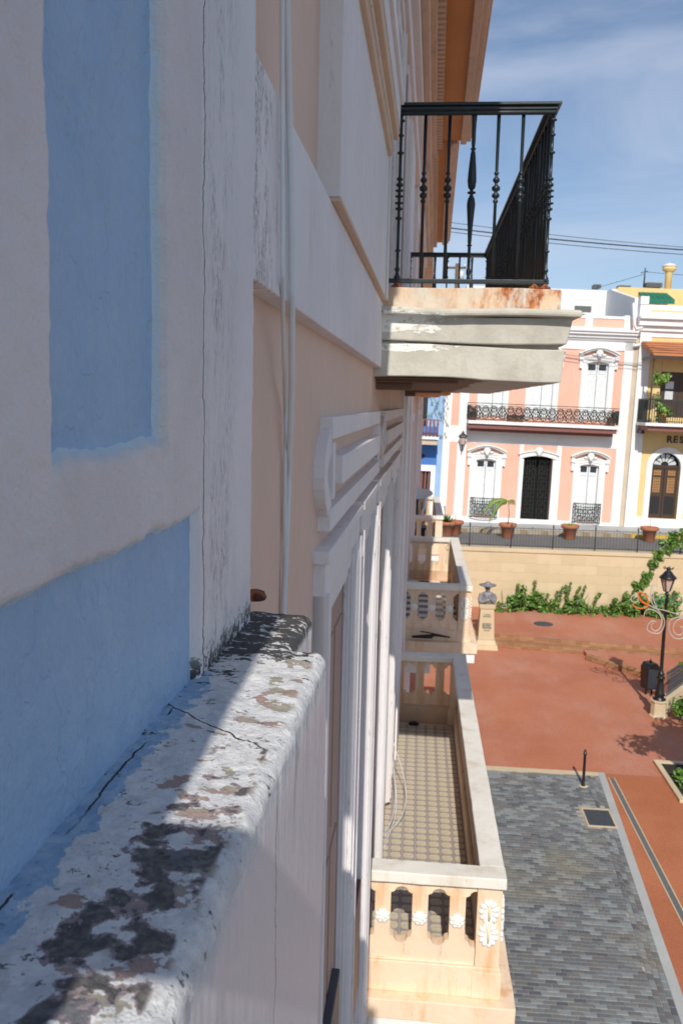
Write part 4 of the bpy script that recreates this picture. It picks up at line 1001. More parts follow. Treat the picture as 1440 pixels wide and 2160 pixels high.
# ------------------------------------------------------------------ lamp post with festive tubes, litter bin, ramp wall
LX, LY = 6.50, 22.25
LP = empty('lamp_post', (LX, LY, HC+ZP), 0, 'black street lamp post with four-sided lantern on round cream plinth', 'street lamp')
MB().lathe([(.24, 0), (.24, .05), (.205, .07), (.20, .40), (.225, .43), (.225, .47), (.05, .475)], n=8, smooth=False).build('plinth', 'stone', LP, bevel=.01)
MB().lathe([(.17, .47), (.17, .50), (.12, .53), (.115, .56), (.14, .60), (.11, .66), (.085, .95), (.08, 1.02), (.115, 1.05), (.115, 1.08), (.07, 1.12), (.10, 1.16), (.065, 1.20), (.048, 1.3), (.040, 3.25), (.055, 3.27), (.055, 3.3), (.03, 3.33)], n=14).build('pole', 'black', LP)
ln = MB(); zb_ = 3.34
ln.lathe([(.05, 0), (.075, .02), (.085, .035)], (0, 0, zb_), 12)
ln.lathe([(.21, .36), (.225, .375), (.20, .41), (.14, .47), (.12, .50), (.10, .53), (.06, .56), (.05, .60), (.075, .62), (.02, .66)], (0, 0, zb_), 12)
for k in range(6):
    a = math.pi*2*k/6; ln.tube([(.085*math.cos(a), .085*math.sin(a), zb_+.03), (.185*math.cos(a), .185*math.sin(a), zb_+.37)], .011, 5)
    ln.tube([(.10*math.cos(a), .10*math.sin(a), zb_+.60), (.13*math.cos(a), .13*math.sin(a), zb_+.66)], .012, 4)
LN = ln.build('lantern', 'black', LP)
for k in range(6):
    a, b = math.pi*2*k/6, math.pi*2*(k+1)/6; m_ = .97
    MB().add([(.08*m_*math.cos(a), .08*m_*math.sin(a), zb_+.035), (.08*m_*math.cos(b), .08*m_*math.sin(b), zb_+.035), (.182*m_*math.cos(b), .182*m_*math.sin(b), zb_+.365), (.182*m_*math.cos(a), .182*m_*math.sin(a), zb_+.365)], [(0, 1, 2, 3)]).build('pane', 'lamp_glass', LN)
OR = empty('festive_ornament', (0, 0, HC), 0, 'curly white festive tube ornament with orange and green flowers on the lamp post', 'ornament')
def zpath(pts, yy): return [tuple(on(1220+a/5.14, 1120+b/5.14, 1, yy)) for a, b in pts]
YO = LY-.055
for nm, mt, pts in (('scroll', 'white_tube', [(850, 565), (800, 590), (778, 660), (780, 740), (800, 800), (835, 835), (880, 890), (920, 950), (925, 1010), (900, 1080), (860, 1110), (800, 1105), (745, 1080), (740, 1040), (760, 1000), (800, 975), (835, 985)]),
    ('scroll', 'white_tube', [(705, 930), (715, 880), (750, 850), (800, 855), (850, 880), (890, 930), (895, 1000), (870, 1060), (830, 1085), (790, 1060), (785, 1020), (810, 995)]),
    ('scroll', 'white_tube', [(815, 640), (805, 700), (820, 780), (850, 830)]),
    ('scroll', 'white_tube', [(1200, 925), (1100, 930), (1000, 960), (975, 1020), (980, 1090), (1020, 1150), (1080, 1170), (1150, 1150), (1190, 1090)]),
    ('scroll', 'white_tube', [(1190, 945), (1100, 950), (1040, 990), (1020, 1060), (1040, 1110), (1090, 1130), (1125, 1100), (1125, 1050), (1090, 1035)]),
    ('arm', 'white_tube', [(750, 800), (830, 840), (900, 855), (960, 870), (1050, 895), (1131, 870), (1210, 800)]),
    ('petal', 'orange_tube', [(650, 660), (690, 670), (740, 730), (755, 780), (740, 800), (690, 770), (645, 700), (650, 660)]),
    ('petal', 'orange_tube', [(580, 790), (600, 820), (660, 840), (720, 830), (750, 800), (680, 770), (660, 740)]),
    ('petal', 'white_tube', [(603+42*math.cos(k*.63), 735+38*math.sin(k*.63)) for k in range(11)]),
    ('petal', 'green_tube', [(880+45*math.cos(k*.63), 770+35*math.sin(k*.63)) for k in range(11)]),
    ('petal', 'green_tube', [(1070+50*math.cos(k*.63), 755+45*math.sin(k*.63)) for k in range(11)]),
    ('petal', 'green_tube', [(900+40*math.cos(k*.63), 715+32*math.sin(k*.63)) for k in range(11)])):
    MB().tube(smooth_path(zpath(pts, YO)), .013 if mt != 'orange_tube' else .017, 6).build(nm, mt, OR)
BN = empty('litter_bin', (6.72, 24.05, HC+ZP), R(20), 'black slatted litter bin on a thin post beside the lamp', 'bin')
mb = MB().prism([(-.17, .18), (.17, .18), (.20, .80), (.12, .93), (-.12, .93), (-.20, .80)], lambda a, b, d: (a, d, b), -.17, .17); mb.build('body', 'black', BN, bevel=.015)
mb = MB()
for k in range(7): mb.box(-.16+k*.05, -.13+k*.05, -.182, -.170, .22, .78)
mb.build('slat', 'charcoal', BN)
for x in (-.09, .09): MB().tube([(x, 0, 0), (x, 0, .2)], .025, 6).build('leg', 'black', BN)
MB().lathe([(.03, 0), (.03, .06), (.01, .10)], (0, 0, .93), 8).build('finial', 'black', BN)
RP = empty('ramp_wall', (6.66, 22.45, HC+ZP), math.atan2(4.3, 2.9), 'low cream ramp wall with grey lattice panel right of the lamp', 'wall')
MB().box(.05, 6, -.12, .12, 0, .42).build('body', 'stone', RP, bevel=.01)
mb = MB().box(.2, 6, -.02, .02, 1.05, 1.10)
for k in range(60):
    x = .2+k*.1; mb.tube([(x, 0, .42), (min(6, x+.32), 0, 1.06)], .010, 4).tube([(x, .02, 1.06), (min(6, x+.32), .02, .42)], .010, 4)
mb.build('lattice', 'charcoal', RP, kind='stuff')
shrub('leafy_shrub', (7.18, 21.9, ZP), [((rnd(-.25, .3), rnd(-.3, .3), rnd(.12, .75)), (.24, .24, .2), 75) for _ in range(14)], .07, 'leafy green shrub at the right edge beside the lamp plinth')

# ================================================================== THE UPPER STREET AND THE FACING HOUSES
sheet('street', [(-60, YW+.5), (80, YW+.5), (80, 37.2), (-60, 37.2)], ZST, 'asphalt', depth=.4)
sheet('pavement', [(-60, 37.2), (80, 37.2), (80, 60), (-60, 60)], ZST+.12, 'concrete', depth=.5)
# cobbled kerb edge
kb = MB().box(-.14, .14, -.10, .10, -.14, .01)
KM = []
for nm, cc in (('grey', (.36, .32, .25)), ('yellow', (.62, .42, .06)), ('tan', (.30, .22, .12))):
    M['kerb_'+nm] = flat('kerb_'+nm, cc, .85, 0, .2, 10); KM.append(kb.mesh('kerb_stone', 'kerb_'+nm))
PVM = bpy.data.objects['pavement']
for k in range(60):
    x = -2+k*.29; km = KM[1] if x > 9.1 else KM[k % 3 if k % 3 != 1 else 0]
    for row in (0, 1):
        o = bpy.data.objects.new('kerb_stone', km if row == 0 else KM[(k+1) % 3 if (k+1) % 3 != 1 else 2]); COL.objects.link(o); o.parent = PVM
        o.location = (x+.14*row, 37.1+.22*row, ZST+.12+rnd(0, .01))

# local frame of the facing fronts: u to the right, n away from the lens, v up
PSI, TILT = .05, .020
Uf = Vector((math.cos(PSI), math.sin(PSI), -TILT)).normalized(); Nf = Vector((-math.sin(PSI), math.cos(PSI), 0)); Vf = Uf.cross(Nf).normalized()*1
Of = Vector((4.9, 39.5, ZST+.12))
MF = Matrix((Uf, Nf, Vf)).transposed().to_4x4(); MF.translation = Of+Vector((0, 0, HC))
def fb(px, py, n=0):
    d = ray(px, py); o = Of+Nf*n; t = o.dot(Nf)/d.dot(Nf); p = d*t-Of; return p.dot(Uf), p.dot(Vf)
def house(name, label): return empty(name, (0, 0, 0), 0, label, 'house', mat=MF)
M['void'] = flat('black_void', (.004, .004, .004), .9)
M['salmon'] = plaster('salmon_paint', (.78, .44, .33), .06, None, bs=.2)
M['yellow'] = plaster('yellow_paint', (.74, .55, .25), .06, (.45, .32, .15), .2, bs=.2)
M['royal'] = plaster('royal_blue_paint', (.06, .18, .50), .08, None, bs=.2)
M['lt_blue'] = plaster('light_blue_paint', (.30, .46, .68), .08, None, bs=.2)
M['hwhite'] = plaster('bright_white_paint', (.80, .80, .79), .04, (.5, .5, .48), .15, bs=.15)
M['shutter_white'] = flat('white_shutter_paint', (.74, .77, .77), .5)
M['brown_wood'] = flat('brown_wood', (.055, .03, .02), .5)
M['rose_wood'] = flat('rose_wood', (.22, .085, .07), .6)
M['gilt'] = flat('amber_panel', (.42, .22, .08), .4)
M['glass'] = flat('dark_glass', (.03, .04, .05), .12)
M['pale_glass'] = flat('pale_curtain_glass', (.55, .58, .6), .2)
M['beige'] = plaster('bare_beige_render', (.58, .48, .36), .12, (.3, .25, .2), .4, bs=.3)
M['green_canvas'] = flat('green_awning_canvas', (.008, .14, .085), .7)
M['awning_brown'] = plaster('terracotta_awning', (.50, .20, .09), .12, None, bs=.2)
M['ac'] = flat('grey_unit', (.11, .12, .12), .5)
def ub(mb, u0, u1, n0, n1, v0, v1, m=0): return mb.box(u0, u1, n0, n1, v0, v1, m)
def arc(u0, u1, v, rise, n=10): return [(u0+(u1-u0)*k/n, v+rise*math.sin(math.pi*k/n)) for k in range(n+1)]
def arch_head(mb, u0, u1, v, rise, t, n0, n1, n=10, m=0):
    a = arc(u0, u1, v, rise, n)
    for (p, q) in zip(a, a[1:]): mb.prism([(p[0], p[1]), (q[0], q[1]), (q[0], q[1]+t), (p[0], p[1]+t)], lambda x, y, d: (x, d, y), n0, n1, m)
def ev(px, py, n=0): return fb(px, py, n)
# --- pink house: walls with openings
FP = house('salmon_townhouse', 'salmon pink two storey house with white trim facing the plaza')
uL, uR = fb(944, 1000)[0], fb(1311, 1000)[0]
v_slab = .5*(fb(990, 893)[1]+fb(1300, 908)[1]); v_cor = fb(1260, 718)[1]; v_cor2 = fb(1260, 698)[1]; v_par = fb(1260, 672)[1]
lo_open = []
def opening(pxl, pxr, pyt, pyb): 
    u0, v1 = fb(pxl, pyt); u1, _ = fb(pxr, pyt); _, v0 = fb((pxl+pxr)/2, pyb); return u0, u1, v0, v1
W1 = opening(1003, 1047, 968, 1088); DR = opening(1104, 1165, 968, 1106); W2 = opening(1221, 1264, 980, 1100)
U3 = opening(1237, 1285, 764, 888); du = U3[0]-W2[0]
U1 = (W1[0]+.12, W1[1]+.12, U3[2], U3[3]); U2 = (fb(1120, 800)[0], fb(1168, 800)[0], U3[2], U3[3])
LOC_ = [W1, (DR[0], DR[1], .02, DR[3]+.165), W2, U1, U2, U3]
def front(parent, u0, u1, v0, v1, holes, mat, name='wall', n0=0, n1=.35):
    mb = MB(); us = sorted({u0, u1, *[h[0] for h in holes], *[h[1] for h in holes]})
    for a, b in zip(us, us[1:]):
        z = v0
        for h in sorted([h for h in holes if h[0] <= a+1e-6 and h[1] >= b-1e-6], key=lambda h: h[2]):
            if h[2] > z: mb.box(a, b, n0, n1, z, h[2])
            z = h[3]
        if z < v1: mb.box(a, b, n0, n1, z, v1)
    return mb.build(name, mat, parent)
front(FP, uL, uR, -.3, v_cor+.05, LOC_, 'salmon')
MB().box(uL, uR, .60, 9, -.3, v_cor).build('body', 'void', FP)
MB().box(uL+.02, uR-.02, -.02, -.002, -.3, .22).build('plinth', 'hwhite', FP, bevel=.01)
def pil(pxa, pxb, v0, v1, n=-.05, parent=FP, mat='hwhite', py=1000):
    a, b = fb(pxa, py)[0], fb(pxb, py)[0]; return MB().box(a, b, n, -.001, v0, v1).build('pilaster', mat, parent, bevel=.008)
pil(960, 979, -.25, v_cor); pil(1294, 1313, -.25, v_cor)
pil(1092, 1100, -.2, v_slab-.5, -.03); pil(1170, 1180, -.2, v_slab-.5, -.03)
MB().box(uL, uR, -.05, -.0011, v_cor-.42, v_cor+.0).build('frieze', 'hwhite', FP, bevel=.008)
mb = MB()
for n_, a, b in ((-.12, 0, .10), (-.22, .10, .24), (-.34, .24, .36), (-.42, .36, .46)): mb.box(uL-.05, uR+.1, n_, .1, v_cor+a, v_cor+b-.001)
mb.build('cornice', 'hwhite', FP, bevel=.01)
MB().box(uL, uR, -.02, .3, v_cor+.46, v_par).build('parapet', 'salmon', FP)
MB().box(uL, uR, -.06, .34, v_par, v_par+.12).build('coping', 'hwhite', FP, bevel=.01); MB().box(uL, uR, -.05, .1, v_cor+.4601, v_cor+.56).build('coping', 'hwhite', FP, bevel=.01)
for px in (1240, 1322, 1158, 1076, 994):
    a = fb(px, 690)[0]; MB().box(a-.16, a+.16, -.07, .35, v_cor+.46, v_par+.18).build('pier', 'hwhite', FP, bevel=.012)
MB().box(uL, uR, -.018, -.001, v_slab-.85, v_slab-.1).build('string_course', 'hwhite', FP)
def louvre_leaf(mb, u0, u1, n, v0, v1):
    mb.box(u0, u0+.05, n, n+.05, v0, v1).box(u1-.05, u1, n, n+.05, v0, v1).box(u0+.05, u1-.05, n, n+.05, v0, v0+.10).box(u0+.05, u1-.05, n, n+.05, v1-.08, v1)
    z = v0+.10; s_ = .075
    while z < v1-.1:
        mb.add([(u0+.05, n+.01, z), (u1-.05, n+.01, z), (u1-.05, n+.045, z+s_), (u0+.05, n+.045, z+s_)], [(0, 1, 2, 3)]); z += s_
def french(parent, o, hood, cas=.26, rise=.10, grille=False, door=False):
    u0, u1, v0, v1 = o; uc = (u0+u1)/2
    fr = MB()
    fr.box(u0-cas, u0, -.06, .05, v0-.05, v1+.05).box(u1, u1+cas, -.06, .05, v0-.05, v1+.05)
    fr.box(u0-cas*.55, u0-.02, -.085, -.0601, v0-.05, v1+.02).box(u1+.02, u1+cas*.55, -.085, -.0601, v0-.05, v1+.02)
    fr.box(u0, u0+.03, -.05, .34, v0, v1).box(u1-.03, u1, -.05, .34, v0, v1)
    arch_head(fr, u0-cas, u1+cas, v1+.02, rise, .22, -.07, .05)
    arch_head(fr, u0, u1, v1-.05, rise*.8, .12, -.04, .3)
    w = fr.build('door' if door else 'window', 'hwhite', parent, bevel=.006)
    if hood:
        h = MB(); arch_head(h, u0-cas-.12, u1+cas+.12, v1+.27, rise+.18, .07, -.20, 0); arch_head(h, u0-cas-.16, u1+cas+.16, v1+.34, rise+.18, .06, -.27, 0)
        for s_, e in ((u0-cas-.06, 1), (u1+cas+.06, -1)): h.box(s_-.09, s_+.09, -.18, 0, v1+.10, v1+.28).box(s_-.06, s_+.06, -.12, 0, v1-.28, v1+.0999)
        h.build('hood', 'hwhite', w, bevel=.008)
        k = MB().ell((uc, -.16, v1+.40), (.17, .10, .15), 10, 8).ell((uc, -.22, v1+.30), (.09, .06, .12), 8, 6)
        for s_ in (-1, 1): k.ell((uc+s_*.2, -.12, v1+.33), (.12, .05, .06), 8, 6)
        k.build('keystone', 'hwhite', w)
        g = MB(); g.box(u0-.1, u1+.1, -.1, -.05, v1+.22, v1+.26); g.build('panel', 'hwhite', w)
    vt = v1-.42
    for a, b in ((u0+.04, uc-.012), (uc+.012, u1-.04)):
        lf = MB(); louvre_leaf(lf, a, b, .12, v0+.02, vt); l_ = lf.build('shutter', 'shutter_white', w)
        tr = MB().box(a, b, .12, .16, vt+.01, vt+.07).box(a, b, .12, .16, v1-.08, v1).box(a, a+.06, .12, .16, vt+.07, v1-.08).box(b-.06, b, .12, .16, vt+.07, v1-.08)
        tr.build('transom', 'shutter_white', w); MB().box(a+.06, b-.06, .145, .155, vt+.07, v1-.08).build('pane', 'glass', w)
    return w
w1 = french(FP, W1, True); w2 = french(FP, W2, True)
for o in (U1, U2, U3): french(FP, o, True, .22)
# the dark doorway
u0, u1, v0, v1 = LOC_[1]; v1 -= .165; uc = (u0+u1)/2
fr = MB(); fr.box(u0-.2, u0, -.07, .06, -.1, v1).box(u1, u1+.2, -.07, .06, -.1, v1); arch_head(fr, u0-.2, u1+.2, v1, .17, .2, -.08, .06); arch_head(fr, u0-.26, u1+.26, v1+.2, .17, .06, -.14, 0)
D_ = fr.build('doorway', 'hwhite', FP, bevel=.008)
k = MB().ell((uc, -.13, v1+.42), (.19, .09, .17), 10, 8).ell((uc, -.18, v1+.28), (.10, .07, .13), 8, 6); k.build('keystone', 'hwhite', D_)
for a, b in ((u0, uc-.01), (uc+.01, u1)):
    l_ = MB().box(a, b, .52, .57, .02, v1+.15)
    for c0, c1 in ((.15, .95), (1.05, 1.9), (2.0, 2.75)): l_.box(a+.10, b-.10, .50, .5199, c0, c1)
    l_.build('leaf', 'void', D_)
    gr = MB()
    for k in range(5): gr.tube([(a+.08+(b-a-.16)*k/4, .1, .05), (a+.08+(b-a-.16)*k/4, .1, v1)], .010, 4)
    for k in range(8):
        for j in range(2): 
            cx, cz = a+.12+(b-a)*.42*j+.08, .25+.36*k; gr.tube([(cx+.10*math.cos(t*.7), .1, cz+.13*math.sin(t*.7)) for t in range(10)], .009, 4)
    gr.build('grille', 'iron_far', D_)
# balcony of the pink house
ub0, ub1 = fb(987, 895, -.9)[0], fb(1302, 905, -.9)[0]
vsl = fb(1145, 893, -.9)[1]
BP = MB().box(ub0, ub1, -.95, -.02, vsl-.14, vsl).build('balcony', 'hwhite', FP, bevel=.01)
MB().box(ub0+.03, ub1-.03, -.85, -.021, vsl-.34, vsl-.1401).box(ub0+.1, ub1-.1, -.55, -.022, vsl-.48, vsl-.3401).build('soffit', 'rose_wood', BP)
vr = fb(1145, 855, -.9)[1]
rl = MB()
for n_ in (-.92,): rl.box(ub0, ub1, n_, n_+.03, vr-.03, vr).box(ub0, ub1, n_, n_+.02, vr-.12, vr-.10).box(ub0, ub1, n_, n_+.02, vsl+.06, vsl+.08)
for u in (ub0, ub1-.03): rl.box(u, u+.03, -.889, -.02, vr-.03, vr).box(u, u+.02, -.899, -.02, vsl+.06, vsl+.08)
rl.build('rail', 'iron_far', BP)
def scroll(h, w):
    mb = MB(); s_ = .022
    mb.tube([(-w/2, 0, 0), (-w/2, 0, h)], s_, 4)
    for sx in (-1, 1):
        for c0, d in ((h*.22, 1), (h*.5, -1), (h*.78, 1)):
            pts = [(sx*w*.20+w*.20*(1-t*.06)*math.cos(t*.62*d)*sx, 0, c0+h*.15*(1-t*.05)*math.sin(t*.62)) for t in range(12)]; mb.tube(pts, s_, 4)
    mb.tube([(-w*.38, 0, 0), (0, 0, h*.5), (-w*.38, 0, h)], s_, 4).tube([(w*.38, 0, 0), (0, 0, h*.5), (w*.38, 0, h)], s_, 4); return mb
n = 18; sw = (ub1-ub0)/n
s0 = scroll(vr-vsl-.2, sw).build('scroll_panel', 'iron_far', BP, loc=(ub0+sw*.5, -.905, vsl+.08))
for k in range(1, n): inst(s0, BP, (ub0+sw*(k+.5), -.905, vsl+.08))
for u in (ub0+.015, ub1-.015):
    for k in range(3): inst(s0, BP, (u, -.75+.27*k, vsl+.08), rz=R(90))
# bowed window grilles
for o, w_ in ((W1, w1), (W2, w2)):
    uc = (o[0]+o[1])/2; hw = .62; v0 = o[2]-.03; g = MB()
    def bow(s_, z): return (uc+hw*s_, -.14-.20*(1-s_*s_)*(.6+.4*math.sin(math.pi*z)), v0+.86*z)
    for z in (0, .82, 1): g.tube([bow(-1+k*.2, z) for k in range(11)], .024, 5)
    for k in range(13): g.tube([bow(-1+k/6, z*.25) for z in range(5)], .016, 4)
    for k in range(6):
        for c0 in (.25, .58):
            s_ = -.83+k*.333; g.tube([Vector(bow(s_+.12*math.cos(t*.7), c0+.14*math.sin(t*.7))) for t in range(10)], .015, 4)
    g.build('grille', 'iron_far', w_)
# --- wall lantern and its bracket
uu, vv = fb(975, 930, -.35)
WL = empty('wall_lantern', (0, 0, 0), 0, 'dark wall lantern on the left pilaster of the salmon house', 'lantern', mat=MF @ Matrix.Translation((uu, -.38, vv)))
mb = MB().lathe([(.05, -.22), (.07, -.20), (.16, .16), (.21, .18), (.18, .24), (.08, .33), (.05, .36), (.06, .38), (.02, .45)], n=6, smooth=False); mb.build('cage', 'iron_far', WL)
MB().lathe([(.075, -.17), (.155, .13)], n=6, smooth=False).build('glass', 'lamp_glass', WL)
bpy.data.objects['glass'].scale = (1.03, 1.03, 1)
MB().tube([(0, 0, -.22), (0, .02, -.40), (0, .15, -.46), (0, .34, -.42)], .025, 6).build('bracket', 'iron_far', WL)

# --- yellow restaurant house
FY = house('yellow_townhouse', 'yellow house with arched brown door and dark planted balcony at right edge')
yL = fb(1330, 1000)[0]; yR = fb(1640, 1000)[0]
A_ = (fb(1372, 1000)[0], fb(1432, 1000)[0], fb(1395, 1094)[1], fb(1405, 985)[1]); ar = (A_[1]-A_[0])/2; auc = (A_[0]+A_[1])/2
O2 = (fb(1392, 800)[0], fb(1475, 800)[0], fb(1400, 880)[1], fb(1400, 784)[1])
v_y2 = fb(1400, 700)[1]
front(FY, yL, yR, -.3, v_y2, [(A_[0], A_[1], A_[2], A_[3]+ar), O2], 'yellow', n0=-.05, n1=.35)
MB().box(yL, yR, .351, 9, -.3, v_y2).build('body', 'yellow', FY)
a, b = fb(1323, 1000)[0], fb(1347, 1000)[0]
MB().box(uR+.001, a-.005, -.03, .3, -.3, fb(1320, 700)[1]).build('party_wall', 'beige', FY)
MB().box(a, b, -.11, -.051, -.3, v_y2).build('pilaster', 'hwhite', FY, bevel=.01)
MB().box(b+.001, A_[0]-.27, -.09, -.0511, -.3, fb(1400, 1092)[1]).box(A_[0]-.269, yR, -.10, -.0511, -.3, A_[2]-.001).build('plinth', 'hwhite', FY, bevel=.008)
MB().box(b+.001, yR, -.09, -.0511, fb(1400, 712)[1], v_y2).build('frieze', 'hwhite', FY)
mb = MB(); vq = v_y2
for n_, a0, a1 in ((-.2, 0, .22), (-.36, .22, .5), (-.5, .5, .62)): mb.box(uR+.1, yR, n_, .2, vq+a0, vq+a1-.001)
mb.build('cornice', 'hwhite', FY, bevel=.01)
vp_ = fb(1420, 645)[1]
MB().box(a-.1, yR, -.1, .3, vq+.62, vp_).build('parapet', 'hwhite', FY, bevel=.01)
MB().box(fb(1370, 655)[0], yR, -.115, -.1001, vq+.85, vp_-.22).build('parapet_panel', 'yellow', FY)
MB().box(a-.12, a+.25, -.14, .3, vp_, vp_+.35).build('pier', 'hwhite', FY, bevel=.01)
MB().add([(a-.05, .3, vp_+.3), (a-.05, 4.5, vp_+1.2), (a-.05, 4.5, vq), (a-.05, .3, vq), (a-.25, .3, vp_+.3), (a-.25, 4.5, vp_+1.2), (a-.25, 4.5, vq), (a-.25, .3, vq)], [(0, 1, 2, 3), (7, 6, 5, 4), (0, 4, 5, 1), (3, 7, 4, 0)]).build('stair_wall', 'hwhite', FY)
# arched door
fr = MB(); fr.box(A_[0]-.26, A_[0], -.1, .1, A_[2]-.0005, A_[3]).box(A_[1], A_[1]+.26, -.1, .1, A_[2]-.0005, A_[3])
N_ = 16
for k in range(N_):
    t0, t1 = math.pi*k/N_, math.pi*(k+1)/N_
    fr.prism([(auc+ar*math.cos(t0), A_[3]+ar*math.sin(t0)), (auc+(ar+.26)*math.cos(t0), A_[3]+(ar+.26)*math.sin(t0)), (auc+(ar+.26)*math.cos(t1), A_[3]+(ar+.26)*math.sin(t1)), (auc+ar*math.cos(t1), A_[3]+ar*math.sin(t1))], lambda x, y, d: (x, d, y), -.1, .1)
D2 = fr.build('door', 'hwhite', FY, bevel=.006)
# spandrels behind the arch
sp = MB()
for k in range(N_):
    t0, t1 = math.pi*k/N_, math.pi*(k+1)/N_
    sp.prism([(auc+(ar+.02)*math.cos(t0), A_[3]+(ar+.02)*math.sin(t0)), (auc+(ar+.02)*math.cos(t0), A_[3]+ar+.03), (auc+(ar+.02)*math.cos(t1), A_[3]+ar+.03), (auc+(ar+.02)*math.cos(t1), A_[3]+(ar+.02)*math.sin(t1))], lambda x, y, d: (x, d, y), -.04, .12)
sp.build('spandrel', 'yellow', D2)
MB().box(A_[0], A_[1], .26, .32, A_[2], A_[3]+ar).build('fanlight_back', 'dark', D2)
for a, b in ((A_[0], auc-.01), (auc+.01, A_[1])):
    l_ = MB().box(a, b, .16, .22, A_[2]+.02, A_[3]-.02).build('leaf', 'brown_wood', D2)
    for z0, z1 in ((A_[2]+1.18, A_[3]-.5), (A_[3]-.40, A_[3]-.15)):
        MB().box(a+.16, b-.14, .145, .158, z0, z1).build('pane', 'gilt', D2)
        g = MB()
        for k in range(1, 4): g.box(a+.16+(b-a-.3)*k/4-.008, a+.16+(b-a-.3)*k/4+.008, .135, .1449, z0, z1)
        k = z0+.1
        while k < z1: g.box(a+.16, b-.14, .134, .1445, k, k+.014); k += .13
        g.build('muntin', 'brown_wood', D2)
    MB().box(a+.1, b-.1, .14, .1595, A_[2]+.2, A_[2]+1.0).build('panel', 'dark', D2)
MB().box(A_[0], A_[1], .12, .24, A_[3]-.07, A_[3]+.05).build('transom', 'brown_wood', D2)
for k in range(6):
    t0, t1 = math.pi*(k+.12)/6, math.pi*(k+.88)/6; r0, r1 = ar*.28, ar*.78
    MB().prism([(auc+r0*math.cos(t0), A_[3]+.06+r0*math.sin(t0)), (auc+r1*math.cos(t0), A_[3]+.06+r1*math.sin(t0)), (auc+r1*1.06*math.cos((t0+t1)/2), A_[3]+.06+r1*1.06*math.sin((t0+t1)/2)), (auc+r1*math.cos(t1), A_[3]+.06+r1*math.sin(t1)), (auc+r0*math.cos(t1), A_[3]+.06+r0*math.sin(t1))], lambda x, y, d: (x, d, y), .19, .21).build('fan_pane', 'gilt_glass' if 'gilt_glass' in M else 'pale_glass', D2)
# upper doors, balcony, awning
for a, b in ((O2[0], (O2[0]+O2[1])/2), ((O2[0]+O2[1])/2+.01, O2[1])):
    l_ = MB().box(a, b, .10, .16, O2[2], O2[3]).build('door', 'brown_wood', FY); c = (a+b)/2
    MB().box(c-.16, c+.2, .085, .098, O2[3]-.75, O2[3]-.42).build('pane', 'pale_glass', l_); MB().box(c-.16, c+.2, .085, .098, O2[2]+.75, O2[3]-.85).build('pane', 'pale_glass', l_)
YD = -1.5
yb0 = fb(1360, 890, YD)[0]; vyb = fb(1420, 894, YD)[1]
BY = MB().box(yb0, yR, YD-.05, -.06, vyb-.13, vyb).build('balcony', 'hwhite', FY, bevel=.01)
MB().box(yb0+.15, yR, YD+.1, -.0601, vyb-.34, vyb-.1301).build('soffit', 'rose_wood', BY); MB().box(yb0+.1, yb0+.25, -.7, -.0602, vyb-.5, vyb-.3401).build('bracket', 'brown_wood', BY)
vyr = fb(1420, 843, YD)[1]; rl = MB()
rl.box(yb0+.03, yR, YD-.02, YD+.02, vyr-.05, vyr).box(yb0+.03, yR, YD-.02, YD+.01, vyb+.06, vyb+.10).box(yb0+.03, yb0+.07, YD+.021, -.07, vyr-.05, vyr).box(yb0+.03, yb0+.06, YD+.021, -.07, vyb+.06, vyb+.1)
rl.build('rail', 'iron_far', BY)
bb = MB().tube([(0, 0, 0), (0, 0, vyr-vyb)], .018, 5).build('bar', 'iron_far', BY, loc=(yb0+.05, YD, vyb))
for k in range(1, 30): inst(bb, BY, (yb0+.05+k*.10, YD, vyb))
for k in range(1, 12): inst(bb, BY, (yb0+.05, YD+k*.12, vyb))
va0, va1 = fb(1400, 722, -.1)[1], fb(1400, 747, -1.5)[1]; au = fb(1366, 735, -.9)[0]
aw = MB(); aw.add([(au-.1, -.06, va0), (yR, -.06, va0), (yR, -1.58, va1), (au+.05, -1.58, va1), (au-.1, -.06, va0-.07), (yR, -.06, va0-.07), (yR, -1.58, va1-.07), (au+.05, -1.58, va1-.07)], [(0, 3, 2, 1), (4, 5, 6, 7), (0, 4, 7, 3), (3, 7, 6, 2), (1, 2, 6, 5), (0, 1, 5, 4)])
AW = aw.build('canopy', 'awning_brown', FY)
for k in range(5):
    t = (k+.5)/5.3; MB().box(au-.08+.1*t, yR, -.06-1.5*t-.16, -.06-1.5*t, va0+(va1-va0)*t-.02, va0+(va1-va0)*t+.055).build('slat', 'awning_brown', AW)
MB().box(au, yR, -1.55, -1.47, va1-.22, va1-.08).build('beam', 'brown_wood', AW); MB().box(au, au+.08, -1.469, -.07, va1-.21, va1-.09).build('beam', 'charcoal', AW)
MB().tube([(au+.12, -1.45, va1-.2), (au+.12, -1.45, vyb)], .035, 8).build('post', 'brown_wood', AW)
# potted greenery of that balcony: one hanging basket, one trailing plant
def fplant(name, px, py, n, blobs, size, label, cat='plant'):
    u, v = fb(px, py, n); e = empty(name, (0, 0, 0), 0, label, cat, mat=MF @ Matrix.Translation((u, n, v)))
    mb = MB(); leaves(mb, blobs, size); mb.build('foliage', ['leaf2', 'leaf0', 'leaf2', 'leaf1'], e); return e
e = fplant('hanging_basket', 1393, 800, -1.2, [((rnd(-.22, .22), rnd(-.2, .2), rnd(-.15, .2)), (.2, .2, .16), 60) for _ in range(9)], .085, 'yellow green plant in hanging basket under the brown canopy')
MB().lathe([(.05, -.3), (.16, -.2), (.2, -.05)], n=10).tube([(0, 0, -.05), (0, 0, .9)], .008, 4).build('basket', 'brown_wood', e)
e = fplant('balcony_plant', 1398, 850, -1.3, [((rnd(-.3, .35), rnd(-.15, .1), rnd(-.8, .25)), (.2, .16, .16), 45) for _ in range(14)], .085, 'bushy green plant spilling over the dark balcony of the yellow house')
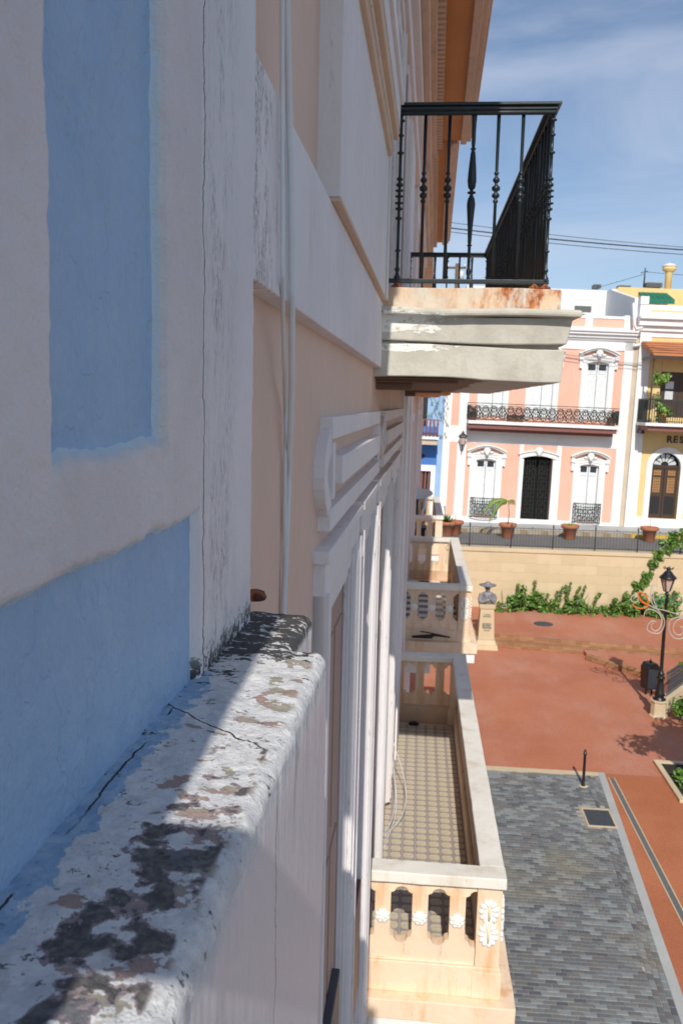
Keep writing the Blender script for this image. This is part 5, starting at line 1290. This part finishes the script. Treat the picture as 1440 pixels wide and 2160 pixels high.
MB().lathe([(.16, -.9), (.22, -.5), (.24, -.48)], n=10).build('pot', 'terracotta', e)
# lettering
SG = empty('shop_sign', (0, 0, 0), 0, 'dark raised letters RES on the yellow wall above the arched door', 'sign', mat=MF)
u, v = fb(1404, 933, -.06); 
for k, ch in enumerate('RES'):
    cu = bpy.data.curves.new('letter', 'FONT'); cu.body = ch; cu.size = .42; cu.extrude = .02; cu.offset = .012
    tmp = bpy.data.objects.new('tmp', cu); me = bpy.data.meshes.new_from_object(tmp); bpy.data.objects.remove(tmp); bpy.data.curves.remove(cu)
    me.materials.clear(); me.materials.append(M['brown_wood']); me_o = bpy.data.objects.new('letter', me); COL.objects.link(me_o); me_o.parent = SG; me_o.location = (u+k*.29, -.075, v); me_o.rotation_euler = (R(90), 0, 0)

# --- houses behind: white penthouse, yellow penthouse with awning
def hb(px, py, n): return fb(px, py, n)
PW = house('white_penthouse', 'plain white rooftop building behind the salmon house')
n_ = 6.0; a0, t0 = hb(1150, 608, n_); a1, _ = hb(1292, 610, n_)
MB().box(a0-4, a1, n_, n_+5, v_cor-.3, t0).build('wall', 'hwhite', PW); wa, wv = hb(1211, 645, n_); wb, wv2 = hb(1245, 660, n_)
MB().box(wa, wb, n_-.06, n_-.002, wv2, wv).build('window', 'ac', PW); MB().box(wa-.08, wb+.08, n_-.1, n_-.0601, wv2-.08, wv2).build('sill', 'hwhite', PW)
PY = house('yellow_penthouse', 'yellow rooftop building with green awning behind the yellow house')
n_ = 5.0; a0, t0 = hb(1303, 605, n_); a1, t1 = hb(1600, 612, n_)
MB().box(a0, a1, n_, n_+5, v_y2-.2, t0).build('wall', 'yellow', PY); MB().box(a0-.3, a0-.001, n_+.05, n_+4, v_y2-.2, t0-.1).build('side_pier', 'hwhite', PY)
g0, gv = hb(1345, 616, n_); g1, gv2 = hb(1415, 632, n_-.8)
g = MB().add([(g0, n_-.02, gv), (g1, n_-.02, gv), (g1+.15, n_-.85, gv2), (g0+.1, n_-.85, gv2), (g0+.1, n_-.86, gv2-.22), (g1+.15, n_-.86, gv2-.22), (g0, n_-.02, gv-.05), (g1, n_-.02, gv-.05)], [(0, 3, 2, 1), (3, 4, 5, 2), (6, 7, 2, 3), (0, 6, 3), (1, 2, 7)]); GA = g.build('awning', 'green_canvas', PY)
for k in range(1, 6): MB().tube([(g0+(g1-g0)*k/6, n_-.02, gv+.01), (g0+.1+(g1+.05-g0)*k/6, n_-.85, gv2+.01), (g0+.1+(g1+.05-g0)*k/6, n_-.87, gv2-.22)], .012, 5).build('seam', 'green_canvas', GA)
MB().box(g0+.1, g1-.35, n_-.03, n_-.003, gv2-.75, gv2-.2).build('window', 'dark', PY)
fu, fv = hb(1405, 605, n_+.5); c0, cv = hb(1407, 563, n_+.5)
CH = MB().lathe([(.17, fv-.3), (.17, cv-.32), (.20, cv-.25), (.34, cv-.15), (.34, cv-.02), (.30, cv+.0)], (fu+.05, n_+.5, 0), 14).build('chimney', 'yellow', PY)
MB().lathe([(.36, cv-.0), (.37, cv+.05), (.25, cv+.12), (.05, cv+.2)], (fu+.05, n_+.5, 0), 14).build('cowl', 'conduit', CH)
# roof gear
for nm, px0, px1, py0, py1, n_, lab in (('rooftop_unit', 1364, 1396, 595, 606, 5.6, 'ribbed grey air conditioner unit on the yellow roof'), ('rooftop_unit', 1253, 1267, 599, 608, 6.6, 'small dark box on the white roof'), ('rooftop_unit', 1305, 1330, 601, 606, 5.7, 'low grey unit beside the mast on the yellow roof')):
    a, v1 = hb(px0, py0, n_); b, v0 = hb(px1, py1, n_)
    e = empty(nm, (0, 0, 0), 0, lab, 'roof unit', mat=MF); MB().box(a, b, n_, n_+.6, v0, v1).build('case', 'ac', e, bevel=.02)
    g = MB()
    for k in range(7): u = a+.06+(b-a-.12)*k/7; g.box(u, u+(b-a)*.06, n_-.02, n_-.002, v0+.05, v1-.05)
    g.build('louvre', 'charcoal', e)
a, v1 = hb(1360, 565, 6); _, v0 = hb(1357, 606, 6)
e = empty('roof_mast', (0, 0, 0), 0, 'thin grey antenna mast on the yellow roof', 'mast', mat=MF); MB().tube([(a, 6, v0), (a, 6, v1)], [.05, .03], 6).tube([(a-.2, 6, v1-.25), (a+.15, 6, v1-.15)], .02, 4).build('pole', 'charcoal', e)
MB().tube([(a, 6, v1-.3), (a-2.4, 6, v1-1.1)], .012, 4).tube([(a, 6, v1-.2), (a+3, 5, v1-.5)], .012, 4).build('guy_wire', 'charcoal', e)
# white downpipe on the salmon house gable
e = empty('downpipe', (0, 0, 0), 0, 'white downpipe stepping between the salmon and yellow houses', 'downpipe', mat=MF)
pp = [fb(px, py, -.3) for px, py in ((1334, 640), (1335, 685), (1338, 694), (1352, 692))]; MB().tube([(u, -.45, v) for u, v in pp], .07, 8).build('pipe', 'hwhite', e)
pp = [fb(px, py, -.3) for px, py in ((1337, 729), (1351, 727))]; MB().tube([(u, -.2, v) for u, v in pp], .06, 8).build('pipe', 'hwhite', e)

# --- blue house at the far left, glimpsed past the balconies
FBH = house('royal_blue_townhouse', 'royal blue house with white trim and rose wooden balcony glimpsed at left')
bL = fb(700, 1000)[0]; bR = uL-.003
BO_ = (fb(868, 995)[0]-.9, fb(908, 995)[0], fb(890, 1090)[1]-.6, fb(890, 993)[1]); BU_ = (fb(878, 850)[0]-.5, fb(902, 850)[0], fb(890, 925)[1], fb(890, 800)[1])
front(FBH, bL, bR, -.3, v_cor+.3, [BO_, BU_], 'lt_blue'); MB().box(bL, bR, .351, 9, -.3, v_cor+.3).build('body', 'royal', FBH)
MB().box(fb(929, 1000)[0], bR, -.08, -.001, -.3, v_cor+.2).build('pilaster', 'hwhite', FBH, bevel=.008)
MB().box(bL, fb(921, 960)[0], -.012, -.001, fb(890, 980)[1]-.02, v_slab-.2).build('panel', 'royal', FBH)
fr = MB().box(BO_[0]-.2, BO_[1]+.20, -.05, .05, BO_[3], BO_[3]+.28).box(BO_[1], BO_[1]+.20, -.05, .05, BO_[2], BO_[3]-.001); dw = fr.build('window', 'hwhite', FBH)
MB().box(BO_[0], BO_[1], .2, .25, BO_[2], BO_[3]).build('pane', 'dark', dw)
b0 = MB().box(-.035, .035, 0, .05, 0, BO_[3]-BO_[2]).build('bar', 'rose_wood', dw, loc=(BO_[1]-.08, .06, BO_[2]))
for k in range(1, 11): inst(b0, dw, (BO_[1]-.08-k*.155, .06, BO_[2]))
MB().box(BU_[0], BU_[1], .2, .25, BU_[2], BU_[3]).build('door', 'dark', FBH); MB().box(BU_[0]-.3, BU_[0]+.3, .1, .19, BU_[2], BU_[3]).build('shutter', 'rose_wood', FBH)
c0, cv = fb(888, 962, -.1); MB().ell((c0, -.03, cv), (.17, .04, .11), 12, 8).build('plate', 'dark', FBH)
s0_, sv = fb(925, 922, -.8)
B4 = MB().box(s0_-4, s0_, -.9, -.002, sv-.12, sv).build('balcony', 'hwhite', FBH, bevel=.01); MB().box(s0_-4, s0_-.05, -.8, -.0021, sv-.36, sv-.1201).build('soffit', 'beige', B4)
vt_ = fb(900, 884, -.8)[1]; MB().box(s0_-4, s0_-.02, -.88, -.82, vt_-.05, vt_).box(s0_-4, s0_-.02, -.88, -.82, sv+.05, sv+.1).build('rail', 'rose_wood', B4)
b0 = MB().lathe([(.03, 0), (.045, .2), (.03, .35), (.045, .6), (.03, vt_-sv)], n=6).build('baluster', 'rose_wood', B4, loc=(s0_-.08, -.85, sv))
for k in range(1, 16): inst(b0, B4, (s0_-.08-k*.165, -.85, sv))
e = fplant('trailing_vine', 920, 860, -.15, [((rnd(-.35, .6), rnd(-.02, .05), rnd(-1.4, 1.1)), (.10, .03, .12), 5) for _ in range(26)], .055, 'thin vine trailing down the white pilaster beside the blue house', 'vine')
mb = MB()
for k in range(5): x = rnd(-.3, .5); mb.tube([(x+.12*math.sin(t*1.3+k), .06, 1.3-t*.22) for t in range(int(rnd(7, 13)))], .009, 4)
mb.build('stem', 'bark', e)

# --- terracotta pots along the pavement edge
def pot(px, py, label, plant, sc=1):
    p = on(px, py, 1, 36.6); p = on(px, py, 2, ZST); 
    e = empty('terracotta_pot', (p.x, p.y, HC+ZST), 0, label, 'plant pot', 'terracotta pots on the upper street')
    MB().lathe([(.20, 0), (.22, .02), (.29, .46), (.35, .47), (.37, .50), (.375, .60), (.34, .615), (.32, .59), (.30, .54), (.01, .53)], n=20).build('pot', 'terracotta', e)
    if plant == 'palm':
        MB().tube([(0, 0, .5), (.03, 0, 1.0), (-.03, 0, 1.55)], [.02, .016, .014], 6).build('stem', 'bark', e)
        f = MB()
        for a, l, dr in ((3.3, .95, .15), (2.9, .8, -.1), (3.7, .75, .5), (3.1, .7, .75), (2.6, .55, .6), (.3, .3, -.2)):
            pts = [Vector((-.03+l*t*math.cos(a), .25*t*math.sin(a*3), 1.55+l*(.55*t-(.75+dr)*t*t))) for t in (0, .2, .4, .6, .8, 1)]
            f.tube(pts, .008, 4)
            for p_, q_ in zip(pts, pts[1:]):
                for s_ in (-1, 1):
                    for t in (.0, .33, .66): c = p_.lerp(q_, t); f.add([c, c+(q_-p_)*.7+Vector((0, s_*.05, -.13)), c+(q_-p_)*1.1+Vector((0, s_*.06, -.24)), c+(q_-p_)*.35+Vector((0, 0, -.01))], [(0, 1, 2), (0, 2, 3)], 1)
        f.build('fronds', ['leaf1', 'leaf2'], e)
    elif plant == 'grass':
        f = MB()
        for _ in range(70):
            a = rnd(0, 6.28); r_ = rnd(0, .24); l = rnd(.06, .16); b = Vector((r_*math.cos(a), r_*math.sin(a), .53)); f.add([b+Vector((-.02, 0, 0)), b+Vector((.02, 0, 0)), b+Vector((.05*math.cos(a), .05*math.sin(a), l))], [(0, 1, 2)], random.choice((0, 1)))
        f.build('grass', ['leaf2', 'leaf0'], e)
    elif plant == 'agave':
        f = MB()
        for _ in range(60):
            a = rnd(0, 6.28); l = rnd(.25, .5); up = rnd(.2, 1); d = Vector((math.cos(a)*(1-up*.6), math.sin(a)*(1-up*.6), up)).normalized(); s_ = Vector((-math.sin(a), math.cos(a), 0))*.03
            b = Vector((0, 0, .53))+d*.05; f.add([b-s_, b+s_, b+d*l*.6+s_*.8, b+d*l, b+d*l*.6-s_*.8], [(0, 1, 2, 3, 4)], random.choice((0, 1)))
        f.build('leaves', ['leaf0', 'leaf1'], e)
        MB().tube([(-.05, 0, .5), (-.12, 0, 1.0), (-.14, 0, 1.25)], [.02, .015, .03], 5).build('stalk', 'leaf3', e)
    else:
        MB().tube([(.0, 0, .5), (.02, 0, .8), (.01, 0, 1.05)], [.014, .01, .006], 5).build('stem', 'bark', e)
    return e
pot(1069, 1134, 'terracotta pot with a drooping young palm left of the dark doorway', 'palm')
pot(1200, 1137, 'terracotta pot with short grass below the right ground floor window', 'grass')
pot(1367, 1142, 'terracotta pot with a bare stick in front of the arched door', 'stick')
pot(942, 1130, 'terracotta pot with spiky green agave nearest the stone balconies', 'agave')
pot(958, 1128, 'empty terracotta pot just right of the agave pot', 'none')
# small flower pots on the salmon balcony
for px, lab in ((1289, 'small plant pot in the right corner of the salmon balcony'), (996, 'small plant pot in the left corner of the salmon balcony'), (1085, 'long terracotta trough in the middle of the salmon balcony')):
    u, v = fb(px, 893, -.6); wide = 'trough' in lab
    e = empty('flower_trough' if wide else 'flower_pot', (0, 0, 0), 0, lab, 'plant pot', mat=MF @ Matrix.Translation((u, -.6, vsl)))
    if wide: MB().box(-.35, .35, -.12, .12, 0, .26).box(-.38, .38, -.14, .14, .26, .31).build('pot', 'terracotta', e, bevel=.015)
    else:
        MB().lathe([(.13, 0), (.2, .34), (.22, .36), (.21, .40)], n=12).build('pot', 'terracotta', e); f = MB(); leaves(f, [((0, 0, .5), (.16, .16, .12), 40)], .07); f.build('foliage', LM, e)

# --- overhead cables and the utility pole
for k, (y0_, y1_, r_) in enumerate(((470, 519, .012), (482, 524, .028), (490, 534, .015))):
    pa = on(940, y0_-2, 1, 34.5); pb = on(1500, y1_+7, 1, 34.5); d = (pb-pa)
    pts = []
    for t in range(-12, 45):
        tt = t/20; p = pa+d*tt; p.z -= .5*(.25-(tt-.5)**2)*.6; pts.append(tuple(p))
    e = MB().tube(pts, r_, 5).build('overhead_cable', 'charcoal', label=('upper thin overhead cable crossing the sky', 'thick middle overhead cable crossing the sky', 'lowest overhead cable crossing the sky')[k], cat='cable', group='overhead cables')
p = on(963, 600, 1, 62); UPO = empty('utility_pole', (p.x, 62, HC+ZST), 0, 'wooden utility pole with crossarm seen through the iron railing', 'utility pole')
ht = on(963, 556, 1, 62).z-ZST
MB().tube([(0, 0, 0), (0, 0, ht)], [.22, .16], 8).build('pole', 'bark', UPO)
MB().box(-.75, .6, -.08, .08, ht-.35, ht-.22).build('crossarm', 'bark', UPO); MB().lathe([(.14, 0), (.16, .5), (.1, .55)], (.28, -.2, ht-1.1), 10).build('transformer', 'conduit', UPO)
for x in (-.65, .1, .5): MB().lathe([(.05, 0), (.07, .1), (.03, .2)], (x, 0, ht-.22), 8).build('insulator', 'conduit', UPO)
MB().box(-70, 90, 60.1, 60.4, ZST-3, ZST+3).build('ground_rise', 'concrete', kind='structure')
